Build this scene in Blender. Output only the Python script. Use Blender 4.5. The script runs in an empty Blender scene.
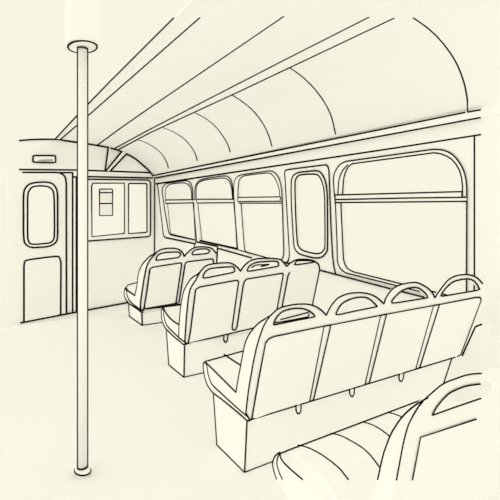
# Interior of a bus / railcar: right-hand window wall, vaulted roof, front bulkhead with door, four rows of
# moulded seats and a grab pole.  Pale, evenly lit surfaces whose edges and seams carry a dark ink line.
import bpy, bmesh, math
from mathutils import Vector, Matrix
from mathutils.geometry import tessellate_polygon

sc = bpy.context.scene
COL = sc.collection

# ------------------------------------------------------------------ materials
def lin(c):
    c /= 255.0
    return c / 12.92 if c <= 0.04045 else ((c + 0.055) / 1.055) ** 2.4

def matte(name, lo, hi, scale):
    m = bpy.data.materials.new(name); m.use_nodes = True
    nt = m.node_tree; nt.nodes.clear()
    out = nt.nodes.new('ShaderNodeOutputMaterial'); b = nt.nodes.new('ShaderNodeBsdfDiffuse')
    tc = nt.nodes.new('ShaderNodeTexCoord'); no = nt.nodes.new('ShaderNodeTexNoise'); ra = nt.nodes.new('ShaderNodeValToRGB')
    no.inputs['Scale'].default_value = scale
    ra.color_ramp.elements[0].color = (*lo, 1); ra.color_ramp.elements[1].color = (*hi, 1)
    nt.links.new(tc.outputs['Object'], no.inputs['Vector']); nt.links.new(no.outputs['Fac'], ra.inputs['Fac'])
    nt.links.new(ra.outputs['Color'], b.inputs['Color']); nt.links.new(b.outputs['BSDF'], out.inputs['Surface'])
    return m

W0, W1 = (0.9995,) * 3, (1.0,) * 3
M = {k: matte(k, W0, W1, s) for k, s in (('painted_wall', 3), ('roof_lining', 2), ('floor_lino', 4), ('window_rubber', 9),
                                         ('seat_shell', 7), ('seat_vinyl', 12), ('pole_enamel', 10), ('pedestal_paint', 5), ('paper', 20))}
M['ink'] = matte('ink', (0.0085, 0.008, 0.0065), (0.0105, 0.010, 0.008), 30)
M['grey_lens'] = matte('grey_lens', (0.26, 0.26, 0.24), (0.62, 0.61, 0.56), 2)

def glass_material():
    m = bpy.data.materials.new('window_glass'); m.use_nodes = True
    nt = m.node_tree; nt.nodes.clear()
    out = nt.nodes.new('ShaderNodeOutputMaterial'); mix = nt.nodes.new('ShaderNodeMixShader')
    tr = nt.nodes.new('ShaderNodeBsdfTransparent'); gl = nt.nodes.new('ShaderNodeBsdfGlossy')
    gl.inputs['Roughness'].default_value = 0.5; gl.inputs['Color'].default_value = (1, 1, 1, 1)
    mix.inputs['Fac'].default_value = 0.03
    nt.links.new(tr.outputs[0], mix.inputs[1]); nt.links.new(gl.outputs[0], mix.inputs[2]); nt.links.new(mix.outputs[0], out.inputs['Surface'])
    return m
M['glass'] = glass_material()

# ------------------------------------------------------------------ mesh helpers
U = 1e-4                                                   # the outlines below are in tenths of a millimetre

def nib(p):
    """radius of the ink line: drawn finer on the rear rows, broader towards the front of the bus"""
    return 0.0020 * max(0.6, 0.534 * p.x + 0.845 * p.y)

def tube(bm, pts, org, mat=1, seg=8, face=None, rise=0.3, weight=1.0):
    pts = [Vector(p) for p in pts]
    q = [pts[0]]
    for p in pts[1:]:
        if (p - q[-1]).length > 2e-4: q.append(p)
    if len(q) < 2: return
    closed = len(q) > 3 and (q[0] - q[-1]).length < 1e-3
    n = len(q)
    tang = []
    for i in range(n):
        a = q[i - 1] if i else (q[-2] if closed else q[0])
        b = q[i + 1] if i < n - 1 else (q[1] if closed else q[-1])
        d1 = (q[i] - a); d2 = (b - q[i])
        t = (d1.normalized() if d1.length > 1e-9 else Vector()) + (d2.normalized() if d2.length > 1e-9 else Vector())
        tang.append(t.normalized() if t.length > 1e-6 else (b - a).normalized())
    up = Vector((0, 0, 1)) if abs(tang[0].z) < .9 else Vector((1, 0, 0))
    prev = None; rings = []
    u = (up - tang[0] * up.dot(tang[0])).normalized()
    for i in range(n):
        if face is not None:                               # a drawn line lies flat on the face it is drawn on
            nrm = face(q[i]) if callable(face) else face
            nrm = (nrm - tang[i] * nrm.dot(tang[i])).normalized()
            u = tang[i].cross(nrm)
            v = nrm * rise
        else:
            u = u - tang[i] * u.dot(tang[i])
            u.normalize()
            v = tang[i].cross(u)
        r = nib(q[i]) * weight
        ring = [bm.verts.new(q[i] - org + (u * math.cos(2 * math.pi * k / seg) + v * math.sin(2 * math.pi * k / seg)) * r) for k in range(seg)]
        rings.append(ring)
        if prev:
            for k in range(seg):
                f = bm.faces.new((prev[k], prev[(k + 1) % seg], ring[(k + 1) % seg], ring[k])); f.material_index = mat; f.smooth = True
        prev = ring
    for ring in (rings[0][::-1], rings[-1]):
        f = bm.faces.new(ring); f.material_index = mat

def plate(bm, loops, t, org, taper=1.0):
    """solid slab: outline (with holes) on its seen face, pushed back along t"""
    t = Vector(t)
    L = [[Vector(p) - org for p in l] for l in loops]
    flat = [p for l in L for p in l]
    tris = tessellate_polygon(L)
    a = [bm.verts.new(p) for p in flat]; b = []
    for i, l in enumerate(L):                              # a moulded shell is a little smaller on its far face
        c = sum(l, Vector()) / len(l); k = taper if i == 0 else 1.0
        b += [bm.verts.new(c + (p - c) * k + t) for p in l]
    fs = []
    for tr in tris:
        for vs in ([a[i] for i in tr], [b[i] for i in tr][::-1]):
            try: fs.append(bm.faces.new(vs))
            except ValueError: pass
    k = 0
    for l in L:
        n = len(l)
        for i in range(n):
            j = (i + 1) % n
            try: fs.append(bm.faces.new((a[k + i], a[k + j], b[k + j], b[k + i])))
            except ValueError: pass
        k += n
    bmesh.ops.recalc_face_normals(bm, faces=[f for f in fs if f.is_valid])

def sc_(pts): return [tuple(x * U for x in p) for p in pts]

def finish(name, bm, mat, parent, org):
    me = bpy.data.meshes.new(name); bm.to_mesh(me); bm.free()
    me.materials.append(M[mat]); me.materials.append(M['ink'])
    o = bpy.data.objects.new(name, me); COL.objects.link(o)
    if parent is not None: o.parent = parent
    else: o.location = org
    return o

def origin_of(root):
    o = Vector()
    while root is not None:
        o += root.location; root = root.parent
    return o

def part(name, specs, mat, parent=None, org=None, flat=True, rise=0.3, weight=1.0):
    """one mesh object from one or several slabs and their ink lines"""
    if isinstance(specs, dict): specs = [specs]
    if org is None: org = origin_of(parent) if parent is not None else Vector()
    bm = bmesh.new()
    for s in specs:
        plate(bm, [sc_(l) for l in s['f']], [x * U for x in s['t']], org, s.get('taper', 1.0))
    for s in specs:
        face = flat if callable(flat) else (Vector(s.get('n', s['t'])).normalized() if flat else None)
        for l in s.get('ink', ()): tube(bm, sc_(l), org, face=face, rise=rise, weight=weight)
    return finish(name, bm, mat, parent, org)

def lathe(bm, prof, org, base, seg=40):
    rings = []
    for r, z in prof:
        rings.append([bm.verts.new(base - org + Vector((r * math.cos(2 * math.pi * k / seg), r * math.sin(2 * math.pi * k / seg), z))) for k in range(seg)])
    for p, q in zip(rings, rings[1:]):
        for k in range(seg):
            f = bm.faces.new((p[k], p[(k + 1) % seg], q[(k + 1) % seg], q[k])); f.smooth = True
    bm.faces.new(rings[0][::-1]); bm.faces.new(rings[-1])

def ring(c, r, z, seg=48):
    return [c + Vector((r * math.cos(2 * math.pi * k / seg), r * math.sin(2 * math.pi * k / seg), z)) for k in range(seg + 1)]

def empty(name, loc):
    o = bpy.data.objects.new(name, None); COL.objects.link(o); o.location = loc; return o

def tag(o, label, cat, group=None):
    o['label'] = label; o['category'] = cat
    if group: o['group'] = group

def structure(o): o['kind'] = 'structure'; return o

# ------------------------------------------------------------------ outlines (1 = 0.1 mm; x to the right wall, y to the front, z up)
CEILING = dict(f=[[(11877,4000,27841),(12785,4000,27875),(13765,4000,27857),(17258,4000,27658),(18783,4000,27544),(19579,4000,27475),(20338,4000,27401),(21023,4000,27334),(21669,4000,27262),(22343,4000,27155),(23060,4000,27011),(23807,4000,26829),(24607,4000,26584),(25500,4000,26267),(26450,4000,25883),(27364,4000,25430),(28238,4000,24855),(29073,4000,24209),(29769,4000,23645),(30250,4000,23241),(30584,4000,22924),(30885,4000,22619),(31208,4000,22269),(31697,4000,21696),(31997,4000,21896),(31508,4000,22469),(31185,4000,22819),(30884,4000,23124),(30550,4000,23441),(30069,4000,23845),(29073,4000,24409),(28238,4000,25055),(27364,4000,25630),(26450,4000,26083),(25500,4000,26467),(24607,4000,26784),(23807,4000,27029),(23060,4000,27211),(22343,4000,27355),(21669,4000,27462),(21023,4000,27534),(19579,4000,27675),(18783,4000,27744),(17258,4000,27858),(13765,4000,28057),(12785,4000,28075),(11877,4000,28041)]],t=(0,85700,0),ink=[[(11915,89889,27842),(11714,65974,27834),(11679,46888,27833),(11784,29077,27837)],[(12883,89759,27873),(13069,73606,27870),(13410,28041,27863)],[(19931,89644,27440),(19243,70746,27504),(18824,55887,27541),(18121,24139,27597)],[(23300,89454,26952),(22866,66411,27050),(22558,30645,27112),(22535,20263,27117)],[(24064,89691,26750),(23580,68485,26884),(23724,39064,26849),(23670,19067,26862)],[(23794,76190,26832),(24302,75789,26677),(24658,75567,26566),(25031,75423,26433),(25447,75431,26285),(25896,75468,26107),(26817,75673,25701),(27267,75829,25478),(27682,75918,25220),(28464,76198,24681),(28814,76405,24410),(29159,76698,24140),(29842,77465,23583),(30597,78607,22911),(31135,79470,22348)],[(23785,63020,26834),(24747,62757,26534),(25146,62704,26392),(25569,62726,26239),(26014,62750,26059),(26921,62911,25649),(27378,63087,25420),(27791,63197,25149),(28579,63511,24592),(28933,63698,24318),(29611,64204,23773),(29934,64511,23507),(30268,64900,23224),(31035,65919,22456)],[(23765,51279,26839),(24999,51341,26445),(25481,51419,26273),(25935,51532,26091),(26416,51704,25897),(26871,51850,25674),(27332,52049,25445),(27748,52202,25177),(28180,52416,24894),(28929,52778,24321),(29541,53138,23830),(30078,53549,23385),(30340,53789,23156),(30932,54406,22567)],[(23808,41329,26829),(24891,41490,26483),(26212,41772,25979),(27120,42014,25551),(28001,42311,25011),(28808,42613,24414),(29519,42969,23848),(30195,43416,23287),(30533,43672,22972),(31347,44354,22107)],[(23697,30717,26856),(24714,30791,26546),(25121,30829,26401),(25972,30968,26076),(26427,31063,25892),(27267,31227,25477),(28027,31361,24994),(28777,31533,24439),(29161,31645,24138),(29552,31784,23821),(29958,31968,23486),(30410,32230,23089),(30871,32525,22632),(31531,32950,21891)],[(24328,18085,26670),(24605,18053,26585),(25418,17928,26296),(25823,17877,26136),(26583,17835,25817),(27323,17817,25450),(28003,17790,25010),(28340,17792,24777),(28654,17796,24534),(28965,17818,24293),(29579,17905,23799),(30217,18058,23269),(30530,18150,22976),(31086,18342,22401),(31330,18452,22127),(31904,18776,21452)]])
TRIM_1 = dict(f=[[(31700,89708,21697),(31700,16233,21353),(31700,16233,20773),(31700,88817,21066)]],t=(500,0,0),ink=[[(31700,89708,21697),(31700,18865,21413)],[(31700,18656,21402),(31700,17646,21366)],[(31700,88817,21066),(31700,17646,20779)]])
WINDOW_1 = dict(frame=dict(f=[[(31900,83372,13670),(31900,84566,16591),(31900,84869,17448),(31900,84987,17937),(31900,84997,18224),(31900,84811,18600),(31900,84657,18804),(31900,84451,18973),(31900,84179,19116),(31900,83427,19343),(31900,82973,19424),(31900,80781,19561),(31900,74016,19519),(31900,72561,19449),(31900,71600,19263),(31900,71018,19049),(31900,70542,18745),(31900,70141,18368),(31900,69978,18125),(31900,69850,17807),(31900,69767,17339),(31900,69679,15824),(31900,68166,8622),(31900,78401,8996),(31900,80161,9087),(31900,80643,9164),(31900,81048,9340),(31900,81477,9709)],[(31900,83033,16042),(31900,83170,17550),(31900,83145,18005),(31900,83067,18294),(31900,82952,18496),(31900,82764,18650),(31900,82472,18797),(31900,81542,19075),(31900,80341,19253),(31900,78993,19296),(31900,75702,19237),(31900,74073,19169),(31900,73026,19065),(31900,71841,18768),(31900,71159,18450),(31900,70689,18107),(31900,70424,17738),(31900,70241,17061),(31900,70109,15745)],[(31900,81917,15710),(31900,80288,9414),(31900,79546,9207),(31900,68749,8695),(31900,69508,15462)]],t=(500,0,0),ink=[[(31900,83372,13670),(31900,84566,16591),(31900,84869,17448),(31900,84987,17937),(31900,84997,18224),(31900,84811,18600),(31900,84657,18804),(31900,84451,18973),(31900,84179,19116),(31900,83427,19343),(31900,82413,19486),(31900,79717,19570),(31900,73141,19487),(31900,72178,19403),(31900,71294,19164),(31900,70769,18911),(31900,70332,18565),(31900,69978,18125),(31900,69850,17807),(31900,69767,17339),(31900,69679,15824),(31900,68166,8622),(31900,78401,8996),(31900,80161,9087),(31900,80643,9164),(31900,81048,9340),(31900,81477,9709),(31900,83372,13670)],[(31900,83033,16042),(31900,83170,17550),(31900,83145,18005),(31900,83067,18294),(31900,82952,18496),(31900,82764,18650),(31900,82472,18797),(31900,81542,19075),(31900,80341,19253),(31900,78993,19296),(31900,75702,19237),(31900,74073,19169),(31900,73026,19065),(31900,71841,18768),(31900,71159,18450),(31900,70689,18107),(31900,70424,17738),(31900,70241,17061),(31900,70109,15745)],[(31900,81917,15506),(31900,80288,9414),(31900,79757,9237),(31900,68749,8731)],[(31900,69423,15281),(31900,68581,8740)]]),
  transom=dict(f=[[(31840,82989,16143),(31840,69039,15862),(31840,69039,15309),(31840,82764,15438)]],t=(500,0,0),ink=[[(31840,82989,16143),(31840,69039,15862)],[(31840,82764,15438),(31840,69039,15309)],[(31840,82989,16143),(31840,82764,15438)]]),
  panes=[dict(f=[[(32100,83653,16023),(32100,83794,17563),(32100,83769,18028),(32100,83689,18323),(32100,83571,18529),(32100,83379,18687),(32100,83080,18837),(32100,82131,19121),(32100,80905,19303),(32100,79527,19347),(32100,76166,19287),(32100,74502,19217),(32100,73433,19110),(32100,72223,18807),(32100,71526,18482),(32100,71046,18132),(32100,70776,17755),(32100,70589,17063),(32100,70453,15719)]],t=(80,0,0)),
   dict(f=[[(32100,82520,15783),(32100,80856,9353),(32100,80098,9141),(32100,69070,8619),(32100,69846,15530)]],t=(80,0,0))])
WINDOW_2 = dict(frame=dict(f=[[(31900,68749,15802),(31900,68851,17154),(31900,68832,17583),(31900,68766,17884),(31900,68665,18123),(31900,68332,18515),(31900,67811,18859),(31900,67483,18998),(31900,67105,19111),(31900,66232,19245),(31900,64486,19338),(31900,62160,19362),(31900,58906,19332),(31900,57529,19250),(31900,56921,19114),(31900,56178,18763),(31900,55979,18596),(31900,55802,18376),(31900,55647,18084),(31900,55316,16988),(31900,55135,15476),(31900,55015,15022),(31900,53837,8110),(31900,60404,8357),(31900,66864,8661)],[(31900,68166,15788),(31900,68195,17282),(31900,68108,18010),(31900,67913,18346),(31900,67549,18620),(31900,67302,18734),(31900,66704,18912),(31900,65644,19064),(31900,64504,19107),(31900,62160,19099),(31900,58393,19007),(31900,57576,18913),(31900,56866,18667),(31900,56470,18419),(31900,56294,18254),(31900,55972,17859),(31900,55833,17612),(31900,55601,16886),(31900,55376,15557)],[(31900,67510,15422),(31900,65912,8819),(31900,54245,8317),(31900,54956,15171)]],t=(500,0,0),ink=[[(31900,68749,15802),(31900,68851,17154),(31900,68832,17583),(31900,68766,17884),(31900,68665,18123),(31900,68332,18515),(31900,67811,18859),(31900,67483,18998),(31900,67105,19111),(31900,66232,19245),(31900,64486,19338),(31900,62160,19362),(31900,58906,19332),(31900,58067,19298),(31900,57178,19191),(31900,56405,18896),(31900,55979,18596),(31900,55802,18376),(31900,55647,18084),(31900,55407,17361),(31900,55245,16584),(31900,55135,15476)],[(31900,55015,15022),(31900,53837,8110)],[(31900,68166,15788),(31900,68195,17282),(31900,68108,18010),(31900,67913,18346),(31900,67549,18620),(31900,67302,18734),(31900,66382,18978),(31900,65134,19090),(31900,62995,19108),(31900,60147,19068),(31900,58393,19007),(31900,57576,18913),(31900,56866,18667),(31900,56470,18419),(31900,55972,17859),(31900,55710,17309),(31900,55601,16886),(31900,55376,15557)],[(31900,67510,15247),(31900,65912,8785)],[(31900,54777,15018),(31900,54070,8211)],[(31900,66864,8661),(31900,53837,8110)],[(31900,66704,8775),(31900,54187,8292)]]),
  transom=dict(f=[[(31840,68038,15907),(31840,54852,15573),(31840,54793,15077),(31840,67791,15251)]],t=(500,0,0),ink=[[(31840,68038,15907),(31840,54852,15573)],[(31840,67791,15251),(31840,54793,15077)],[(31840,68038,15907),(31840,67791,15251)],[(31840,54852,15573),(31840,54793,15077)]]),
  panes=[dict(f=[[(32100,68688,15765),(32100,68718,17291),(32100,68628,18034),(32100,68546,18230),(32100,68430,18378),(32100,68058,18658),(32100,67805,18774),(32100,67194,18956),(32100,66111,19111),(32100,64947,19155),(32100,62553,19147),(32100,58706,19053),(32100,57872,18957),(32100,57146,18705),(32100,56742,18452),(32100,56562,18283),(32100,56233,17880),(32100,56091,17628),(32100,55855,16887),(32100,55625,15529)]],t=(80,0,0)),
   dict(f=[[(32100,68037,15486),(32100,66404,8742),(32100,54489,8229),(32100,55214,15229)]],t=(80,0,0))])
WINDOW_3 = dict(frame=dict(f=[[(31900,54956,15772),(31900,55015,16975),(31900,54989,17533),(31900,54896,18020),(31900,54710,18377),(31900,54581,18519),(31900,54246,18764),(31900,53809,18946),(31900,53101,19059),(31900,52135,19104),(31900,46124,19089),(31900,45546,19054),(31900,45143,18990),(31900,44641,18801),(31900,44195,18536),(31900,43989,18375),(31900,43637,18005),(31900,43366,17567),(31900,43092,16851),(31900,42955,16067),(31900,42577,8906),(31900,42593,8478),(31900,42661,8146),(31900,42734,7995),(31900,42997,7662),(31900,46474,7611),(31900,53205,8040),(31900,53779,8114)],[(31900,53779,15665),(31900,53799,16573),(31900,53779,16921),(31900,53671,17627),(31900,53491,18233),(31900,53381,18414),(31900,53258,18532),(31900,52711,18769),(31900,52192,18874),(31900,51321,18920),(31900,49420,18898),(31900,47602,18884),(31900,46007,18827),(31900,45588,18769),(31900,45340,18696),(31900,45167,18604),(31900,44765,18347),(31900,44382,18000),(31900,43841,17255),(31900,43551,16662),(31900,43462,16337),(31900,43337,15447)],[(31900,52921,15057),(31900,51982,8503),(31900,51861,8201),(31900,51550,8002),(31900,51262,7875),(31900,46474,7731),(31900,43209,7908),(31900,42912,8880),(31900,43209,14873)]],t=(500,0,0),ink=[[(31900,54956,15772),(31900,55015,16975),(31900,54989,17533),(31900,54896,18020),(31900,54710,18377),(31900,54581,18519),(31900,54246,18764),(31900,53809,18946),(31900,53101,19059),(31900,52135,19104),(31900,46124,19089),(31900,45546,19054),(31900,45143,18990),(31900,44641,18801),(31900,44195,18536),(31900,43803,18197),(31900,43491,17795),(31900,43166,17087),(31900,42992,16359),(31900,42923,15687),(31900,42577,8906),(31900,42618,8305),(31900,42734,7995),(31900,42997,7662),(31900,46474,7611),(31900,53205,8040),(31900,53779,8114),(31900,54956,15772)],[(31900,53779,15665),(31900,53799,16573),(31900,53779,16921),(31900,53671,17627),(31900,53491,18233),(31900,53381,18414),(31900,53109,18616),(31900,52481,18829),(31900,51807,18905),(31900,47602,18884),(31900,46007,18827),(31900,45588,18769),(31900,45340,18696),(31900,44765,18347),(31900,44382,18000),(31900,44202,17786),(31900,43680,16959),(31900,43551,16662),(31900,43462,16337),(31900,43337,15447)],[(31900,52921,14984),(31900,52027,8765),(31900,51861,8201),(31900,51262,7875),(31900,46709,7656)]]),
  transom=dict(f=[[(31840,53794,15827),(31840,43127,15591),(31840,42916,14779),(31840,53736,14998)]],t=(500,0,0),ink=[[(31840,53794,15827),(31840,43255,15595)],[(31840,53736,15205),(31840,42958,15031)],[(31840,53390,14963),(31840,42916,14779)],[(31840,53794,15827),(31840,53736,15205)],[(31840,43255,15595),(31840,43108,15446),(31840,43085,15388),(31840,43255,15165)]]),
  panes=[dict(f=[[(32100,54190,15644),(32100,54211,16572),(32100,54190,16927),(32100,54080,17648),(32100,53896,18267),(32100,53784,18452),(32100,53658,18573),(32100,53100,18815),(32100,52570,18922),(32100,51680,18969),(32100,49738,18947),(32100,46958,18913),(32100,46252,18874),(32100,45824,18815),(32100,45571,18741),(32100,45394,18646),(32100,44984,18383),(32100,44593,18029),(32100,44040,17269),(32100,43744,16663),(32100,43653,16330),(32100,43525,15421)]],t=(80,0,0)),
   dict(f=[[(32100,53302,15155),(32100,52344,8460),(32100,52221,8151),(32100,51903,7949),(32100,51609,7819),(32100,46718,7671),(32100,43383,7852),(32100,43080,8845),(32100,43383,14966)]],t=(80,0,0))])
WINDOW_5 = dict(frame=dict(f=[[(31900,33365,14526),(31900,33517,15601),(31900,33633,16648),(31900,33655,17112),(31900,33629,17420),(31900,33568,17641),(31900,33471,17850),(31900,33329,18077),(31900,33152,18291),(31900,32807,18602),(31900,32455,18780),(31900,32223,18846),(31900,31804,18925),(31900,21952,18922),(31900,21271,18845),(31900,20828,18733),(31900,20664,18668),(31900,20147,18374),(31900,19982,18243),(31900,19691,17923),(31900,19327,17392),(31900,19077,16871),(31900,18921,16295),(31900,18847,15678),(31900,18870,6806),(31900,18903,6566),(31900,31804,7335),(31900,32236,7492),(31900,32523,7641),(31900,32676,7757),(31900,32894,8070),(31900,33025,8411),(31900,33055,8581),(31900,33123,10688),(31900,33335,14311)],[(31900,32294,15557),(31900,32178,16913),(31900,32117,17218),(31900,31947,17679),(31900,31679,18104),(31900,31519,18276),(31900,31321,18415),(31900,30959,18594),(31900,21952,18636),(31900,21662,18622),(31900,21214,18514),(31900,20672,18295),(31900,20188,17986),(31900,19829,17616),(31900,19516,17120),(31900,19361,16750),(31900,19229,16189),(31900,19179,15636),(31900,19212,14803),(31900,32411,15183)],[(31900,32558,14724),(31900,32178,8859),(31900,32005,8291),(31900,31794,8024),(31900,31661,7891),(31900,31531,7807),(31900,31238,7692),(31900,30684,7573),(31900,19477,6857),(31900,19147,6867),(31900,19196,14488)]],t=(500,0,0),ink=[[(31900,33365,14526),(31900,33517,15601),(31900,33633,16648),(31900,33655,17112),(31900,33629,17420),(31900,33568,17641),(31900,33471,17850),(31900,33329,18077),(31900,33152,18291),(31900,32807,18602),(31900,32455,18780),(31900,31804,18925),(31900,21952,18922),(31900,21553,18891),(31900,21033,18791),(31900,20828,18733),(31900,20501,18586),(31900,20147,18374),(31900,19982,18243),(31900,19691,17923),(31900,19439,17574),(31900,19229,17212),(31900,19077,16871),(31900,18964,16498),(31900,18887,16089),(31900,18838,15463),(31900,18870,6806),(31900,18903,6566),(31900,31804,7335),(31900,32236,7492),(31900,32523,7641),(31900,32676,7757),(31900,32894,8070),(31900,33025,8411),(31900,33055,8581),(31900,33123,10688),(31900,33335,14311),(31900,33365,14526)],[(31900,32294,15557),(31900,32178,16913),(31900,32117,17218),(31900,31947,17679),(31900,31679,18104),(31900,31519,18276),(31900,31321,18415),(31900,30959,18594),(31900,21662,18622),(31900,21033,18455),(31900,20491,18193),(31900,20066,17879),(31900,19715,17460),(31900,19432,16936),(31900,19262,16376),(31900,19179,15636),(31900,19212,14803)],[(31900,32973,15581),(31900,32884,16744),(31900,32802,17113),(31900,32676,17419),(31900,32488,17754),(31900,32236,18068),(31900,32058,18215),(31900,31519,18566)],[(31900,32558,14724),(31900,32178,8859),(31900,32005,8291),(31900,31794,8024),(31900,31661,7891),(31900,31531,7807),(31900,31238,7692),(31900,30684,7573),(31900,19477,6857)]]),
  transom=dict(f=[[(31840,33363,15487),(31840,19193,15273),(31840,19160,14824),(31840,18835,14815),(31840,18835,14495),(31840,33302,14674)]],t=(500,0,0),ink=[[(31840,33363,15487),(31840,19193,15273)],[(31840,33333,14995),(31840,23976,14904),(31840,18835,14815)],[(31840,33302,14674),(31840,18835,14495)],[(31840,33363,15487),(31840,33302,14674)],[(31840,19193,15273),(31840,19193,14825)]]),
  panes=[dict(f=[[(32100,32618,15539),(32100,32499,16924),(32100,32436,17235),(32100,32263,17707),(32100,31989,18141),(32100,31826,18316),(32100,31623,18458),(32100,31254,18641),(32100,22054,18683),(32100,21758,18669),(32100,21300,18560),(32100,20747,18335),(32100,20253,18020),(32100,19886,17642),(32100,19566,17135),(32100,19407,16758),(32100,19273,16185),(32100,19222,15619),(32100,19256,14769),(32100,32737,15157)]],t=(80,0,0)),
   dict(f=[[(32100,32818,14823),(32100,32430,8832),(32100,32253,8252),(32100,32038,7980),(32100,31902,7844),(32100,31769,7758),(32100,31470,7641),(32100,30904,7520),(32100,19458,6788),(32100,19120,6798),(32100,19171,14582)]],t=(80,0,0))])
WINDOW_4 = dict(surround=dict(f=[[(31930,41430,8745),(31930,42285,17665),(31930,42388,18421),(31930,42347,18726),(31930,42285,18813),(31930,42161,18861),(31930,41712,18914),(31930,35186,18870),(31930,34793,18838),(31930,34735,18773),(31930,34603,18660),(31930,34513,18501),(31930,34402,18033),(31930,34073,11718),(31930,33856,9027),(31930,33671,7859),(31930,33366,6993),(31930,41510,7432)],[(31930,40371,15174),(31930,40427,16885),(31930,40411,17295),(31930,40370,17560),(31930,40307,17712),(31930,40226,17806),(31930,39920,18076),(31930,39622,18183),(31930,39239,18234),(31930,38198,18216),(31930,37088,18151),(31930,36658,18100),(31930,36191,17979),(31930,36044,17891),(31930,35730,17589),(31930,35437,17137),(31930,35217,16609),(31930,35069,16005),(31930,35017,15609),(31930,34965,14607),(31930,34932,11529),(31930,34950,9932),(31930,34987,9582),(31930,35039,9449),(31930,35183,9347),(31930,35363,9143),(31930,35478,9061),(31930,35797,8932),(31930,36230,8848),(31930,37084,8823),(31930,38056,8889),(31930,38698,8970),(31930,39179,9092),(31930,39493,9253),(31930,39734,9485),(31930,39824,9604),(31930,39901,9785),(31930,40044,10550),(31930,40260,13106)]],t=(600,0,0),ink=[[(31930,42120,7345),(31930,41813,7519),(31930,41631,7719),(31930,41450,8128),(31930,41424,8469),(31930,41430,8745),(31930,42285,17665),(31930,42388,18421),(31930,42347,18726),(31930,42285,18813),(31930,42161,18861),(31930,41712,18914),(31930,35186,18870),(31930,34793,18838),(31930,34661,18722),(31930,34513,18501),(31930,34402,18033),(31930,34073,11718),(31930,33856,9027),(31930,33671,7859),(31930,33366,6993)]]),
  frame=dict(f=[[(31860,40941,15135),(31860,40978,16380),(31860,40941,17332),(31860,40886,17623),(31860,40810,17803),(31860,40711,17925),(31860,40439,18149),(31860,40268,18233),(31860,39853,18345),(31860,39107,18401),(31860,37548,18386),(31860,36434,18328),(31860,36123,18278),(31860,35917,18218),(31860,35760,18134),(31860,35422,17856),(31860,35110,17447),(31860,34866,16925),(31860,34689,16288),(31860,34590,15334),(31860,34546,11536),(31860,34564,9953),(31860,34594,9579),(31860,34635,9410),(31860,34910,9071),(31860,35062,8929),(31860,35434,8695),(31860,35888,8547),(31860,36434,8470),(31860,37463,8479),(31860,38966,8623),(31860,39536,8750),(31860,39898,8916),(31860,40268,9223),(31860,40351,9383),(31860,40431,9676),(31860,40508,10140),(31860,40641,11400),(31860,40840,13624)],[(31860,40198,15117),(31860,40244,16272),(31860,40237,17169),(31860,40197,17426),(31860,40136,17573),(31860,39870,17850),(31860,39762,17925),(31860,39474,18030),(31860,39104,18080),(31860,37552,18041),(31860,36604,17956),(31860,36335,17902),(31860,36151,17840),(31860,36009,17756),(31860,35704,17463),(31860,35420,17025),(31860,35206,16514),(31860,35062,15928),(31860,35011,15544),(31860,34961,14572),(31860,34929,11586),(31860,34947,10037),(31860,34983,9698),(31860,35034,9569),(31860,35173,9470),(31860,35348,9272),(31860,35459,9193),(31860,35769,9068),(31860,36190,8989),(31860,37017,8966),(31860,37959,9033),(31860,38580,9112),(31860,39046,9231),(31860,39349,9388),(31860,39670,9727),(31860,39744,9903),(31860,39815,10196),(31860,39882,10643),(31860,40091,13117)]],t=(500,0,0),ink=[[(31860,40941,15135),(31860,40978,16380),(31860,40941,17332),(31860,40886,17623),(31860,40810,17803),(31860,40711,17925),(31860,40439,18149),(31860,40074,18296),(31860,39394,18396),(31860,36922,18366),(31860,36434,18328),(31860,35917,18218),(31860,35760,18134),(31860,35422,17856),(31860,35110,17447),(31860,34979,17195),(31860,34769,16633),(31860,34627,15859),(31860,34590,15334),(31860,34546,11536),(31860,34564,9953),(31860,34594,9579),(31860,34635,9410),(31860,34910,9071),(31860,35238,8802),(31860,35650,8611),(31860,35888,8547),(31860,36434,8470),(31860,37099,8461),(31860,38592,8573),(31860,39286,8682),(31860,39536,8750),(31860,39898,8916),(31860,40268,9223),(31860,40351,9383),(31860,40431,9676),(31860,40577,10732),(31860,40840,13624),(31860,40941,15135)],[(31860,40198,15117),(31860,40244,16272),(31860,40237,17169),(31860,40197,17426),(31860,40136,17573),(31860,39870,17850),(31860,39762,17925),(31860,39474,18030),(31860,39104,18080),(31860,38096,18065),(31860,37022,18005),(31860,36604,17956),(31860,36151,17840),(31860,36009,17756),(31860,35704,17463),(31860,35420,17025),(31860,35206,16514),(31860,35062,15928),(31860,34978,15087),(31860,34929,11586),(31860,34947,10037),(31860,34983,9698),(31860,35034,9569),(31860,35173,9470),(31860,35348,9272),(31860,35459,9193),(31860,35769,9068),(31860,36190,8989),(31860,36710,8960),(31860,37647,9005),(31860,38580,9112),(31860,39046,9231),(31860,39349,9388),(31860,39583,9612),(31860,39670,9727),(31860,39744,9903),(31860,39882,10643),(31860,40091,13117),(31860,40198,15117)]]),
  panes=[dict(f=[[(32000,40432,15159),(32000,40486,16857),(32000,40471,17263),(32000,40430,17527),(32000,40367,17677),(32000,40288,17770),(32000,39984,18038),(32000,39688,18145),(32000,39309,18196),(32000,37718,18153),(32000,36747,18065),(32000,36471,18009),(32000,36283,17945),(32000,36138,17858),(32000,35826,17558),(32000,35535,17110),(32000,35317,16586),(32000,35169,15986),(32000,35117,15593),(32000,35066,14598),(32000,35033,11542),(32000,35051,9957),(32000,35088,9609),(32000,35140,9477),(32000,35283,9375),(32000,35462,9173),(32000,35575,9092),(32000,35892,8964),(32000,36323,8881),(32000,37170,8856),(32000,38135,8923),(32000,38771,9004),(32000,39249,9125),(32000,39560,9286),(32000,39800,9515),(32000,39889,9633),(32000,39966,9813),(32000,40107,10572),(32000,40274,12442)]],t=(80,0,0))])
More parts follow.
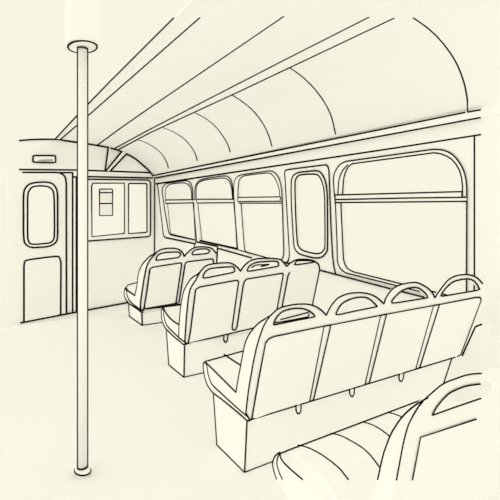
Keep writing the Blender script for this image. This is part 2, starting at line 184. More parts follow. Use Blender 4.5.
WALL_RIGHT = dict(f=[[(32000,9000,-8000),(32000,90300,-8000),(32000,90300,22100),(32000,9000,22100)],[(32000,83285,13705),(32000,84461,16582),(32000,84760,17427),(32000,84876,17908),(32000,84886,18190),(32000,84702,18561),(32000,84348,18929),(32000,84080,19069),(32000,83339,19293),(32000,82892,19373),(32000,80733,19507),(32000,74069,19467),(32000,72636,19397),(32000,71690,19214),(32000,71117,19003),(32000,70648,18704),(32000,70252,18332),(32000,70092,18093),(32000,69966,17780),(32000,69884,17319),(32000,69798,15827),(32000,68307,8733),(32000,78388,9101),(32000,80122,9191),(32000,80597,9267),(32000,80996,9440),(32000,81419,9804)],[(32000,68645,15827),(32000,68745,17159),(32000,68727,17581),(32000,68662,17878),(32000,68562,18114),(32000,68234,18500),(32000,67722,18839),(32000,67398,18975),(32000,67026,19087),(32000,66166,19219),(32000,64446,19310),(32000,62155,19334),(32000,58950,19304),(32000,57594,19224),(32000,56994,19090),(32000,56263,18744),(32000,56066,18580),(32000,55892,18363),(32000,55740,18075),(32000,55414,16996),(32000,55236,15506),(32000,55118,15059),(32000,53957,8250),(32000,60425,8494),(32000,66788,8794)],[(32000,54849,15768),(32000,54908,16954),(32000,54882,17504),(32000,54790,17983),(32000,54709,18173),(32000,54480,18475),(32000,54150,18716),(32000,53720,18896),(32000,53022,19007),(32000,52070,19051),(32000,46150,19036),(32000,45581,19001),(32000,45183,18938),(32000,44689,18752),(32000,44250,18491),(32000,44047,18333),(32000,43700,17968),(32000,43433,17537),(32000,43164,16831),(32000,43028,16059),(32000,42656,9005),(32000,42672,8584),(32000,42738,8257),(32000,42811,8108),(32000,43070,7781),(32000,46494,7730),(32000,53124,8153),(32000,53690,8226)],[(32000,33266,14535),(32000,33530,16626),(32000,33551,17082),(32000,33526,17386),(32000,33466,17604),(32000,33370,17810),(32000,33230,18033),(32000,33056,18244),(32000,32716,18550),(32000,32369,18726),(32000,32140,18791),(32000,31728,18868),(32000,22024,18865),(32000,21353,18789),(32000,20917,18680),(32000,20755,18615),(32000,20246,18325),(32000,20084,18196),(32000,19796,17882),(32000,19438,17358),(32000,19191,16845),(32000,19038,16278),(32000,18965,15670),(32000,18988,6931),(32000,19020,6694),(32000,31728,7452),(32000,32154,7607),(32000,32436,7754),(32000,32587,7868),(32000,32801,8176),(32000,32931,8512),(32000,32960,8679),(32000,33028,10755),(32000,33236,14324)],[(32000,41072,15115),(32000,41109,16347),(32000,41072,17288),(32000,41018,17576),(32000,40943,17755),(32000,40845,17875),(32000,40576,18097),(32000,40407,18180),(32000,39996,18291),(32000,39258,18346),(32000,37716,18332),(32000,36614,18274),(32000,36306,18225),(32000,36102,18165),(32000,35946,18082),(32000,35613,17807),(32000,35304,17403),(32000,35062,16886),(32000,34887,16255),(32000,34789,15312),(32000,34745,11554),(32000,34763,9989),(32000,34793,9619),(32000,34834,9451),(32000,35106,9116),(32000,35256,8975),(32000,35624,8744),(32000,36073,8597),(32000,36614,8521),(32000,37631,8530),(32000,39118,8672),(32000,39682,8798),(32000,40040,8963),(32000,40407,9266),(32000,40489,9425),(32000,40568,9714),(32000,40644,10173),(32000,40776,11420),(32000,40972,13620)]],t=(800,0,0),ink=[[(32000,89024,19805),(32000,25709,19545),(32000,17783,19549)],[(32000,18293,19543),(32000,18293,8743),(32000,18324,6890)],[(32000,88025,19792),(32000,84552,9064),(32000,84321,8656),(32000,83293,8374),(32000,68713,8000)],[(32000,68380,8606),(32000,69386,7295)],[(32000,68132,8373),(32000,60421,8126)],[(32000,60421,7836),(32000,50093,7206)],[(32000,43132,7643),(32000,42940,7449),(32000,42836,7394),(32000,42213,7331)],[(31860,42110,7351),(31860,35763,7157),(31860,26158,6574),(31860,19788,6250)]])
WALL_FRONT = dict(f=[[(-6000,89700,-8000),(32800,89700,-8000),(32800,89700,22000),(31697,89700,21696),(30584,89700,22924),(29073,89700,24209),(28238,89700,24855),(27364,89700,25430),(26450,89700,25883),(25500,89700,26267),(23807,89700,26829),(22343,89700,27155),(21023,89700,27334),(17258,89700,27658),(13765,89700,27857),(12785,89700,27875),(10999,89700,27772),(9241,89700,27595),(7566,89700,27377),(5739,89700,27042),(-6000,89700,27042)],[(4207,89700,20859),(12075,89700,21234),(12683,89700,21188),(12962,89700,21081),(13296,89700,20895),(13537,89700,20622),(13719,89700,20267),(13778,89700,20030),(13861,89700,19318),(13896,89700,-5733),(4207,89700,-6484)],[(17577,89700,20067),(30171,89700,20440),(30691,89700,20334),(30931,89700,19835),(30931,89700,9455),(30866,89700,8736),(30301,89700,8479),(17577,89700,7998)]],t=(0,800,0),ink=[[(5732,89580,26986),(7556,89580,27321),(9228,89580,27538),(10984,89580,27714),(12768,89580,27817),(13746,89580,27661),(17235,89580,27459),(19553,89580,27273),(21640,89580,27058),(23030,89580,26805),(23775,89580,26623),(25466,89580,26060),(26415,89580,25675),(27327,89580,25222),(28201,89580,24647),(30209,89580,23033),(30843,89580,22410),(31655,89580,21488)],[(5739,89700,21596),(15907,89700,22042),(31425,89700,22274)],[(12605,89700,21360),(15161,89700,21487)],[(15087,89700,21483),(15087,89700,-6398)],[(31939,89550,21126),(31939,89550,-3435)],[(15795,89700,20602),(15795,89700,-6329)],[(15161,89700,20614),(17996,89700,20820),(31561,89700,21120)],[(5917,89400,-6989),(15854,89400,-6197),(31908,89400,-5072)]])
TRIM_2 = dict(f=[[(24760,89500,26445),(25810,89500,26061),(22293,89500,22116),(21487,89500,22157)]],t=(0,200,0),ink=[[(24760,89500,26445),(21487,89500,22157)],[(25810,89500,26061),(22293,89500,22116)]])
TRIM_3 = dict(f=[[(21970,89500,27140),(22374,89500,27091),(21728,89500,22128),(21327,89500,22107)]],t=(0,200,0),ink=[[(21970,89500,27140),(21327,89500,22107)]])
DOOR_1 = dict(leaf=dict(f=[[(3949,89520,20951),(12044,89520,21337),(12669,89520,21290),(12957,89520,21180),(13300,89520,20989),(13548,89520,20708),(13736,89520,20342),(13881,89520,19366),(13918,89520,-6409),(3949,89520,-7181)],[(7085,89520,13108),(7085,89520,16591),(7141,89520,17112),(7324,89520,17774),(7628,89520,18273),(7818,89520,18464),(8057,89520,18612),(8367,89520,18723),(9325,89520,18837),(10313,89520,18789),(10663,89520,18703),(10954,89520,18575),(11196,89520,18404),(11545,89520,17970),(11642,89520,17735),(11761,89520,16882),(11834,89520,13090),(11856,89520,9741),(11816,89520,8898),(11738,89520,8379),(11632,89520,8084),(11323,89520,7759),(11142,89520,7625),(10944,89520,7553),(9750,89520,7434),(8361,89520,7381),(7844,89520,7427),(7551,89520,7541),(7390,89520,7706),(7151,89520,8375),(7085,89520,9432)]],t=(0,600,0),ink=[[(6287,89520,21068),(12044,89520,21337),(12669,89520,21290),(13300,89520,20989),(13548,89520,20708),(13736,89520,20342),(13881,89520,19366),(13918,89520,-6409)]]),
  frame=dict(f=[[(6476,89400,13110),(6459,89400,15942),(6504,89400,17153),(6602,89400,17722),(6853,89400,18252),(7259,89400,18745),(7541,89400,18939),(7901,89400,19089),(8788,89400,19285),(10151,89400,19383),(10968,89400,19291),(11260,89400,19187),(11492,89400,19047),(11850,89400,18627),(12118,89400,18109),(12210,89400,17733),(12277,89400,17165),(12311,89400,16334),(12295,89400,13087),(12311,89400,9669),(12277,89400,8816),(12214,89400,8296),(12129,89400,8011),(11642,89400,7473),(11393,89400,7317),(10793,89400,7094),(10032,89400,6995),(8521,89400,6937),(7876,89400,6994),(7314,89400,7212),(7072,89400,7380),(6873,89400,7601),(6622,89400,8081),(6493,89400,8999),(6463,89400,9849)],[(7140,89400,13107),(7140,89400,16485),(7194,89400,16991),(7371,89400,17632),(7667,89400,18117),(7851,89400,18302),(8082,89400,18445),(8383,89400,18552),(9312,89400,18661),(10270,89400,18614),(10609,89400,18530),(10892,89400,18406),(11126,89400,18240),(11464,89400,17818),(11558,89400,17590),(11673,89400,16764),(11744,89400,13090),(11765,89400,9844),(11726,89400,9027),(11651,89400,8523),(11548,89400,8238),(11249,89400,7923),(11074,89400,7792),(10882,89400,7723),(9724,89400,7606),(8377,89400,7553),(7876,89400,7597),(7591,89400,7707),(7436,89400,7867),(7204,89400,8516),(7140,89400,9541)]],t=(0,500,0),ink=[[(6476,89400,13110),(6459,89400,15942),(6504,89400,17153),(6602,89400,17722),(6853,89400,18252),(7033,89400,18513),(7259,89400,18745),(7541,89400,18939),(7901,89400,19089),(8330,89400,19203),(9235,89400,19341),(10151,89400,19383),(10593,89400,19357),(10968,89400,19291),(11260,89400,19187),(11492,89400,19047),(11850,89400,18627),(12118,89400,18109),(12210,89400,17733),(12277,89400,17165),(12311,89400,16334),(12311,89400,9669),(12277,89400,8816),(12214,89400,8296),(12129,89400,8011),(11850,89400,7668),(11642,89400,7473),(11108,89400,7192),(10433,89400,7028),(10032,89400,6995),(8186,89400,6943),(7586,89400,7086),(7072,89400,7380),(6726,89400,7831),(6622,89400,8081),(6548,89400,8440),(6463,89400,9849),(6476,89400,13110)],[(7140,89400,13107),(7140,89400,16485),(7269,89400,17354),(7371,89400,17632),(7667,89400,18117),(7851,89400,18302),(8082,89400,18445),(8383,89400,18552),(9312,89400,18661),(10270,89400,18614),(10609,89400,18530),(10892,89400,18406),(11126,89400,18240),(11464,89400,17818),(11558,89400,17590),(11621,89400,17266),(11713,89400,16024),(11732,89400,15102),(11769,89400,10898),(11726,89400,9027),(11651,89400,8523),(11548,89400,8238),(11249,89400,7923),(11074,89400,7792),(10629,89400,7686),(9042,89400,7564),(8377,89400,7553),(7876,89400,7597),(7591,89400,7707),(7436,89400,7867),(7204,89400,8516),(7169,89400,8741),(7130,89400,10274),(7140,89400,13107)]]),
  panes=[dict(f=[[(7121,89700,13106),(7121,89700,16563),(7176,89700,17080),(7357,89700,17736),(7660,89700,18232),(7849,89700,18422),(8085,89700,18568),(8393,89700,18679),(9343,89700,18791),(10324,89700,18743),(10671,89700,18657),(10960,89700,18530),(11200,89700,18361),(11546,89700,17930),(11643,89700,17696),(11760,89700,16851),(11833,89700,13089),(11854,89700,9766),(11815,89700,8930),(11738,89700,8414),(11632,89700,8122),(11327,89700,7800),(11147,89700,7666),(10950,89700,7595),(9765,89700,7477),(8387,89700,7423),(7874,89700,7469),(7583,89700,7581),(7424,89700,7745),(7186,89700,8409),(7121,89700,9458)]],t=(0,80,0))],
  panel=dict(f=[[(6545,89440,-6974),(6545,89440,3572),(6644,89440,4314),(6709,89440,4455),(6810,89440,4546),(7043,89440,4627),(7989,89440,4758),(10726,89440,5003),(12033,89440,5060),(12358,89440,5026),(12518,89440,4960),(12596,89440,4857),(12769,89440,4487),(12833,89440,4196),(12910,89440,3723),(12856,89440,-6489)]],t=(0,200,0),ink=[[(6545,89440,-6974),(6545,89440,3572),(6644,89440,4314),(6709,89440,4455),(6810,89440,4546),(7043,89440,4627),(7989,89440,4758),(10726,89440,5003),(12033,89440,5060),(12358,89440,5026),(12518,89440,4960),(12596,89440,4857),(12769,89440,4487),(12833,89440,4196),(12910,89440,3723),(12856,89440,-6489)]]))
WINDOW_6 = dict(frame=dict(f=[[(17192,89500,20228),(30146,89500,20612),(30681,89500,20503),(30928,89500,19989),(30928,89500,9312),(30861,89500,8573),(30279,89500,8308),(17192,89500,7814)],[(18650,89500,18932),(18921,89500,19509),(25263,89500,19740),(25263,89500,9160),(18727,89500,8668)],[(26149,89500,19560),(26361,89500,19737),(29968,89500,19824),(30101,89500,19656),(30146,89500,9418),(29924,89500,9250),(26149,89500,9093)]],t=(0,600,0),ink=[[(17956,89500,20260),(30146,89500,20612),(30681,89500,20503),(30928,89500,19989),(30928,89500,9312),(30861,89500,8573),(30279,89500,8308),(17956,89500,7826)],[(18650,89500,18932),(18921,89500,19509),(25263,89500,19740),(25263,89500,9160),(18727,89500,8668),(18650,89500,18932)],[(26149,89500,19560),(26361,89500,19737),(29968,89500,19824),(30101,89500,19656),(30146,89500,9418),(29924,89500,9250),(26149,89500,9093),(26149,89500,19560)]]),
  panes=[dict(f=[[(18637,89700,19019),(18915,89700,19608),(25397,89700,19844),(25397,89700,9029),(18716,89700,8526)]],t=(0,80,0)),
   dict(f=[[(26162,89700,19660),(26379,89700,19841),(30067,89700,19930),(30203,89700,19758),(30248,89700,9292),(30021,89700,9121),(26162,89700,8960)]],t=(0,80,0))])
NOTICE = dict(f=[[(20192,89580,18169),(20351,89580,18378),(22679,89580,18446),(22842,89580,18243),(22842,89580,12963),(20232,89580,12913)]],t=(0,110,0),ink=[[(20192,89580,18169),(20351,89580,18378),(22679,89580,18446),(22842,89580,18243),(22842,89580,12963),(20232,89580,12913),(20192,89580,18169)],[(20192,89580,17617),(22842,89580,17702)],[(20212,89580,15388),(22842,89580,15458)]])
INDICATOR = dict(housing=dict(f=[[(8079,89400,24132),(8081,89400,24243),(8127,89400,24279),(8587,89400,24359),(10883,89400,24534),(11847,89400,24544),(11907,89400,24516),(11943,89400,24299),(11921,89400,23433),(11947,89400,23329),(11909,89400,23299),(10925,89400,23190),(8983,89400,23109),(8090,89400,23149),(8043,89400,23187),(8030,89400,23378)]],t=(0,300,0),ink=[[(8079,89400,24132),(8081,89400,24243),(8127,89400,24279),(8587,89400,24359),(10883,89400,24534),(11847,89400,24544),(11907,89400,24516),(11943,89400,24299),(11947,89400,23329),(11399,89400,23228),(9924,89400,23133),(8558,89400,23110),(8090,89400,23149),(8043,89400,23187),(8030,89400,23378),(8079,89400,24132)]]),
  lens=dict(f=[[(8889,89360,23501),(9746,89360,23710),(11491,89360,23865),(11491,89360,23517),(9919,89360,23339),(8889,89360,23349)]],t=(0,40,0)))
FLANGE_RIM = dict(flange=[(5071,23013,22320),(5093,23152,22320),(5098,23299,22320),(5086,23451,22320),(5057,23604,22320),(5013,23754,22320),(4953,23896,22320),(4879,24027,22320),(4793,24144,22320),(4697,24243,22320),(4594,24321,22320),(4487,24376,22320),(4379,24406,22320),(4272,24411,22320),(4169,24391,22320),(4074,24347,22320),(3988,24280,22320),(3914,24192,22320),(3854,24086,22320),(3808,23964,22320),(3778,23831,22320),(3764,23689,22320),(3767,23542,22320),(3785,23394,22320),(3819,23248,22320),(3866,23107,22320),(3927,22976,22320),(3999,22855,22320),(4081,22749,22320),(4171,22659,22320),(4267,22588,22320),(4366,22536,22320),(4467,22505,22320),(4568,22496,22320),(4665,22509,22320),(4757,22544,22320),(4842,22601,22320),(4918,22677,22320),(4983,22773,22320),(5034,22886,22320)],
  collar=[(4767,23139,140),(4749,23076,140),(4723,23021,140),(4690,22974,140),(4650,22937,140),(4605,22910,140),(4556,22894,140),(4503,22889,140),(4449,22896,140),(4394,22914,140),(4339,22943,140),(4286,22982,140),(4237,23030,140),(4191,23087,140),(4152,23150,140),(4118,23218,140),(4092,23290,140),(4073,23364,140),(4063,23438,140),(4062,23511,140),(4069,23580,140),(4085,23645,140),(4109,23703,140),(4141,23752,140),(4180,23792,140),(4225,23822,140),(4275,23840,140),(4329,23846,140),(4386,23840,140),(4443,23821,140),(4499,23792,140),(4554,23751,140),(4605,23701,140),(4651,23642,140),(4692,23576,140),(4725,23506,140),(4751,23431,140),(4768,23356,140),(4776,23281,140),(4776,23208,140)],
  neck=[(4630,23153,360),(4621,23123,360),(4607,23098,360),(4588,23078,360),(4564,23063,360),(4537,23054,360),(4506,23051,360),(4473,23054,360),(4439,23062,360),(4403,23076,360),(4368,23096,360),(4333,23120,360),(4301,23149,360),(4271,23181,360),(4244,23217,360),(4221,23254,360),(4202,23292,360),(4189,23330,360),(4181,23368,360),(4178,23404,360),(4181,23437,360),(4189,23467,360),(4203,23493,360),(4222,23513,360),(4245,23529,360),(4273,23539,360),(4303,23542,360),(4337,23540,360),(4372,23532,360),(4408,23517,360),(4444,23497,360),(4479,23472,360),(4512,23443,360),(4542,23410,360),(4569,23374,360),(4592,23337,360),(4611,23298,360),(4624,23259,360),(4631,23222,360),(4634,23186,360)])
BENCH_FOUR = dict(loc=(11626,18921,0),
  side=dict(f=[[(11626,23599,4418),(11626,19813,3878),(11626,19605,4596),(11626,18990,6494),(11626,18881,6751),(11626,18728,7018),(11626,18546,7274),(11626,18331,7508),(11626,17999,7814),(11626,17790,7986),(11626,17328,8296),(11626,16600,8693),(11626,16938,8351),(11626,17101,8148),(11626,17285,7861),(11626,17532,7395),(11626,17789,6838),(11626,18104,5959),(11626,18382,5035),(11626,18546,4408),(11626,18801,3166),(11626,18429,2955),(11626,18364,2970),(11626,18585,2839),(11626,18682,2822),(11626,19267,2871),(11626,20577,2900),(11626,21163,2902),(11626,22395,2876),(11626,22712,2908),(11626,23031,2997),(11626,23234,3077),(11626,23472,3242),(11626,23599,3404),(11626,23730,3677),(11626,23823,3953),(11626,23835,4117),(11626,23795,4235),(11626,23753,4292)]],t=(300,0,0),ink=[[(11626,23599,4418),(11626,19813,3878)],[(11626,19813,3878),(11626,19605,4596),(11626,18990,6494),(11626,18881,6751),(11626,18728,7018),(11626,18546,7274),(11626,18331,7508),(11626,17999,7814),(11626,17790,7986),(11626,17566,8147),(11626,17328,8296),(11626,16600,8693)],[(11626,23599,4418),(11626,23753,4292),(11626,23795,4235),(11626,23835,4117),(11626,23838,4045),(11626,23786,3827),(11626,23730,3677),(11626,23599,3404),(11626,23472,3242),(11626,23323,3128),(11626,23136,3034),(11626,22814,2934),(11626,22582,2888),(11626,22395,2876),(11626,21163,2902),(11626,20296,2897),(11626,19083,2863),(11626,18682,2822),(11626,18585,2839),(11626,18314,3003)],[(11626,23599,4418),(11626,23388,4296),(11626,23323,4231),(11626,23282,4148),(11626,23187,3846),(11626,22998,3581),(11626,22844,3449),(11626,22671,3356),(11626,22524,3319),(11626,22315,3289),(11626,20472,3140),(11626,19399,3072),(11626,18624,3051)],[(11626,18429,2955),(11626,18801,3166),(11626,18546,4408),(11626,18382,5035),(11626,18104,5959),(11626,17900,6555),(11626,17789,6838),(11626,17532,7395),(11626,17285,7861),(11626,17101,8148),(11626,16938,8351),(11626,16600,8693)]]),
  seats=[dict(f=[[(11926,23599,4418),(11926,19813,3878),(11926,18314,3003),(11926,18585,2839),(11926,18682,2822),(11926,19083,2863),(11926,20296,2897),(11926,21163,2902),(11926,22130,2876),(11926,22582,2888),(11926,22814,2934),(11926,23031,2997),(11926,23234,3077),(11926,23472,3242),(11926,23599,3404),(11926,23664,3528),(11926,23786,3827),(11926,23838,4045),(11926,23835,4117),(11926,23795,4235),(11926,23753,4292)]],t=(4334,0,260),ink=[[(11626,23599,4418),(16260,23599,4696)],[(13084,23817,4537),(13304,22189,4318)]]),
   dict(f=[[(16300,23599,4678),(16300,19813,4138),(16300,18314,3263),(16300,18585,3099),(16300,18682,3082),(16300,19083,3123),(16300,20296,3157),(16300,21163,3162),(16300,22130,3136),(16300,22582,3148),(16300,22814,3194),(16300,23031,3257),(16300,23234,3337),(16300,23472,3502),(16300,23599,3664),(16300,23664,3788),(16300,23786,4087),(16300,23838,4305),(16300,23835,4377),(16300,23795,4495),(16300,23753,4552)]],t=(4660,0,0),ink=[[(16300,23599,4678),(20960,23599,4678)]]),
   dict(f=[[(21000,23599,4678),(21000,19813,4138),(21000,18314,3263),(21000,18585,3099),(21000,18682,3082),(21000,19083,3123),(21000,20296,3157),(21000,21163,3162),(21000,22130,3136),(21000,22582,3148),(21000,22814,3194),(21000,23234,3337),(21000,23472,3502),(21000,23599,3664),(21000,23664,3788),(21000,23786,4087),(21000,23838,4305),(21000,23835,4377),(21000,23795,4495),(21000,23753,4552)]],t=(4660,0,0),ink=[[(21000,23599,4678),(25660,23599,4678)]]),
   dict(f=[[(25700,23599,4678),(25700,19813,4138),(25700,18314,3263),(25700,18585,3099),(25700,18682,3082),(25700,19083,3123),(25700,20296,3157),(25700,21163,3162),(25700,22130,3136),(25700,22582,3148),(25700,22814,3194),(25700,23234,3337),(25700,23472,3502),(25700,23599,3664),(25700,23664,3788),(25700,23786,4087),(25700,23838,4305),(25700,23835,4377),(25700,23795,4495),(25700,23753,4552)]],t=(4560,0,0),ink=[[(25700,23599,4678),(30260,23599,4678)]])],
  backs=[dict(f=[[(11626,18429,2955),(11295,18267,3465),(11217,17967,4406),(11168,17658,5375),(11156,17372,6270),(11181,17108,7100),(11238,16947,7604),(11309,16814,8019),(11378,16736,8266),(11452,16683,8431),(11497,16657,8513),(11626,16600,8693),(11949,16515,8957),(12028,16502,8997),(12131,16492,9030),(12485,16473,9091),(13016,16467,9107),(13479,16478,9075),(13747,16489,9038),(13967,16504,8992),(14332,16543,8871),(14666,16594,8711),(15116,16688,8415),(15372,16753,8211),(15647,16960,7564),(15793,18436,2936)],[(11962,16741,8250),(11959,16716,8326),(11984,16688,8414),(12039,16649,8538),(12095,16623,8620),(12166,16597,8700),(12253,16576,8767),(12356,16559,8820),(12426,16552,8842),(12732,16538,8885),(13067,16538,8886),(13395,16550,8849),(13697,16572,8779),(13979,16608,8666),(14242,16654,8523),(14438,16697,8387),(14563,16739,8257),(14545,16743,8242),(14441,16747,8230),(13264,16752,8215),(12098,16764,8177),(11991,16761,8186),(11958,16756,8201)]],t=(0,220,-50),ink=[[(11602,18391,2978),(11272,18228,3487),(11193,17929,4425),(11155,17719,5083),(11133,17336,6286),(11157,17072,7114),(11214,16911,7617),(11286,16779,8031),(11354,16701,8277),(11427,16648,8442),(11602,16565,8703)],[(11602,16565,8703),(11924,16481,8967),(12003,16468,9007),(12223,16449,9066),(12459,16438,9101),(12841,16433,9117),(13138,16434,9112),(13596,16449,9066),(13827,16461,9028),(14061,16481,8966),(14302,16508,8881),(14484,16534,8801),(14635,16559,8722),(14874,16607,8571),(15084,16653,8426),(15340,16718,8223)],[(11937,16706,8262),(11934,16681,8338),(11992,16627,8508),(12070,16588,8631),(12183,16551,8746),(12274,16532,8806),(12400,16517,8852),(12594,16507,8885),(12817,16502,8901),(13040,16503,8896),(13262,16510,8875),(13571,16528,8817),(13765,16548,8757),(14037,16587,8633),(14212,16619,8533),(14408,16662,8398),(14533,16704,8268),(14514,16708,8253),(14411,16712,8242),(13237,16717,8226),(12073,16729,8189),(11965,16726,8197),(11933,16721,8213),(11937,16706,8262)],[(11663,18391,2977),(15760,18397,2958)]],taper=0.965,n=(0,-9527,-3038),panel=dict(f=[[(11747,18390,2981),(11720,18214,3532),(11675,17626,5375),(11656,17067,7127),(11660,17013,7299),(11669,17012,7301),(11689,17012,7302),(11760,16974,7421),(11818,16958,7471),(11910,16946,7506),(12099,16933,7550),(15353,16918,7594),(15608,18392,2975)]],t=(0,29,9),ink=[[(11747,18390,2981),(11720,18214,3532),(11675,17626,5375),(11660,17013,7299),(11689,17012,7302),(11760,16974,7421),(11818,16958,7471),(11910,16946,7506),(12099,16933,7550),(15353,16918,7594),(15608,18392,2975)],[(15353,16918,7594),(15857,16921,7586)],[(12297,16656,8417),(14017,16611,8560)]])),
   dict(f=[[(15793,18436,2936),(15647,16960,7564),(15372,16753,8211),(15440,16673,8462),(15552,16595,8706),(15663,16546,8861),(15852,16483,9057),(15931,16467,9110),(16030,16453,9153),(16372,16424,9243),(16612,16414,9276),(16907,16411,9283),(17377,16420,9257),(17706,16433,9214),(18042,16454,9150),(18489,16494,9024),(18813,16534,8898),(19116,16581,8752),(19845,16725,8301),(20088,16959,7566),(20329,18442,2914)],[(16086,16748,8227),(16083,16734,8270),(16097,16718,8321),(16173,16653,8525),(16228,16623,8621),(16392,16579,8757),(16468,16566,8797),(16660,16544,8867),(16985,16521,8938),(17441,16514,8962),(17797,16520,8942),(17994,16530,8910),(18174,16545,8864),(18426,16575,8771),(18606,16605,8677),(19078,16703,8370),(19209,16735,8269),(19302,16751,8217),(19286,16756,8202),(19153,16760,8190),(18857,16763,8180),(17589,16768,8164),(16265,16782,8121),(16137,16777,8135),(16092,16770,8159)]],t=(0,220,-50),ink=[[(15340,16718,8223),(15407,16638,8473),(15519,16561,8717),(15631,16511,8871),(15819,16449,9067),(15897,16432,9119),(15997,16418,9162),(16226,16397,9228),(16452,16383,9272),(16719,16377,9292),(17027,16378,9288),(17502,16391,9248),(18004,16419,9159),(18301,16444,9082),(18610,16478,8975),(18931,16522,8837),(19354,16598,8600),(19804,16690,8312)],[(16052,16713,8238),(16049,16699,8281),(16063,16683,8332),(16161,16603,8584),(16239,16573,8678),(16358,16544,8767),(16522,16520,8843),(16842,16492,8930),(17060,16483,8960),(17404,16479,8972),(17647,16482,8962),(17861,16490,8938),(18047,16502,8899),(18304,16529,8816),(18567,16570,8687),(19038,16667,8381),(19168,16700,8280),(19262,16716,8228),(19246,16721,8214),(19113,16725,8201),(17552,16733,8176),(16472,16746,8133),(16231,16747,8133),(16103,16742,8147),(16058,16735,8171),(16052,16713,8238)],[(15760,18397,2958),(20287,18404,2937)]],taper=0.965,n=(0,-9527,-3038),panel=dict(f=[[(15857,16921,7586),(19781,16920,7590),(20078,18392,2974),(15901,18388,2986)]],t=(0,29,9),ink=[[(15901,18388,2986),(15857,16921,7586),(19781,16920,7590),(20078,18392,2974)],[(19781,16920,7590),(20304,16919,7594)]])),
   dict(f=[[(20329,18442,2914),(20088,16959,7566),(19845,16725,8301),(19842,16649,8536),(19888,16599,8693),(20023,16519,8945),(20164,16469,9102),(20359,16428,9232),(20642,16397,9327),(20988,16379,9386),(21367,16370,9413),(21832,16370,9414),(22321,16380,9381),(22613,16403,9309),(23232,16474,9087),(23572,16520,8942),(23881,16568,8791),(24276,16644,8555),(24517,16699,8381),(24633,16731,8280),(24817,16788,8102),(25237,16963,7553),(25325,18450,2890)],[(20521,16703,8369),(20514,16691,8406),(20528,16679,8445),(20617,16641,8562),(20901,16567,8796),(21080,16531,8909),(21408,16496,9016),(21748,16481,9065),(22226,16482,9060),(22588,16499,9009),(22915,16530,8910),(23201,16573,8777),(23590,16643,8556),(23842,16696,8390),(24009,16746,8235),(23978,16752,8215),(23834,16756,8201),(23534,16758,8197),(21029,16748,8226),(20751,16744,8240),(20601,16736,8264),(20542,16726,8296)]],t=(0,220,-50),ink=[[(19804,16690,8312),(19801,16615,8547),(19847,16565,8704),(19928,16512,8869),(19981,16484,8955),(20122,16435,9111),(20209,16413,9181),(20316,16393,9242),(20599,16363,9336),(20944,16344,9395),(21484,16334,9427),(21949,16337,9417),(22274,16346,9390),(22565,16369,9318),(23023,16419,9161),(23523,16485,8952),(23831,16533,8802),(24226,16609,8565),(24465,16664,8392),(24765,16753,8114)],[(20478,16668,8380),(20471,16656,8417),(20485,16644,8456),(20611,16595,8609),(20857,16532,8807),(21036,16496,8919),(21249,16471,8996),(21478,16454,9049),(21702,16446,9074),(22054,16446,9077),(22304,16451,9059),(22541,16464,9019),(22762,16484,8957),(22966,16509,8879),(23541,16608,8567),(23792,16661,8401),(23958,16710,8246),(23928,16717,8226),(23784,16721,8213),(23484,16723,8208),(20985,16713,8237),(20707,16709,8251),(20558,16701,8275),(20499,16691,8307),(20478,16668,8380)],[(20287,18404,2937),(25272,18411,2913)]],taper=0.965,n=(0,-9527,-3038),panel=dict(f=[[(20304,16919,7594),(24852,16928,7565),(25038,18406,2930),(20476,18396,2961)]],t=(0,29,9),ink=[[(20476,18396,2961),(20304,16919,7594),(24852,16928,7565),(25038,18406,2930)],[(24852,16928,7565),(25523,16930,7558)]])),
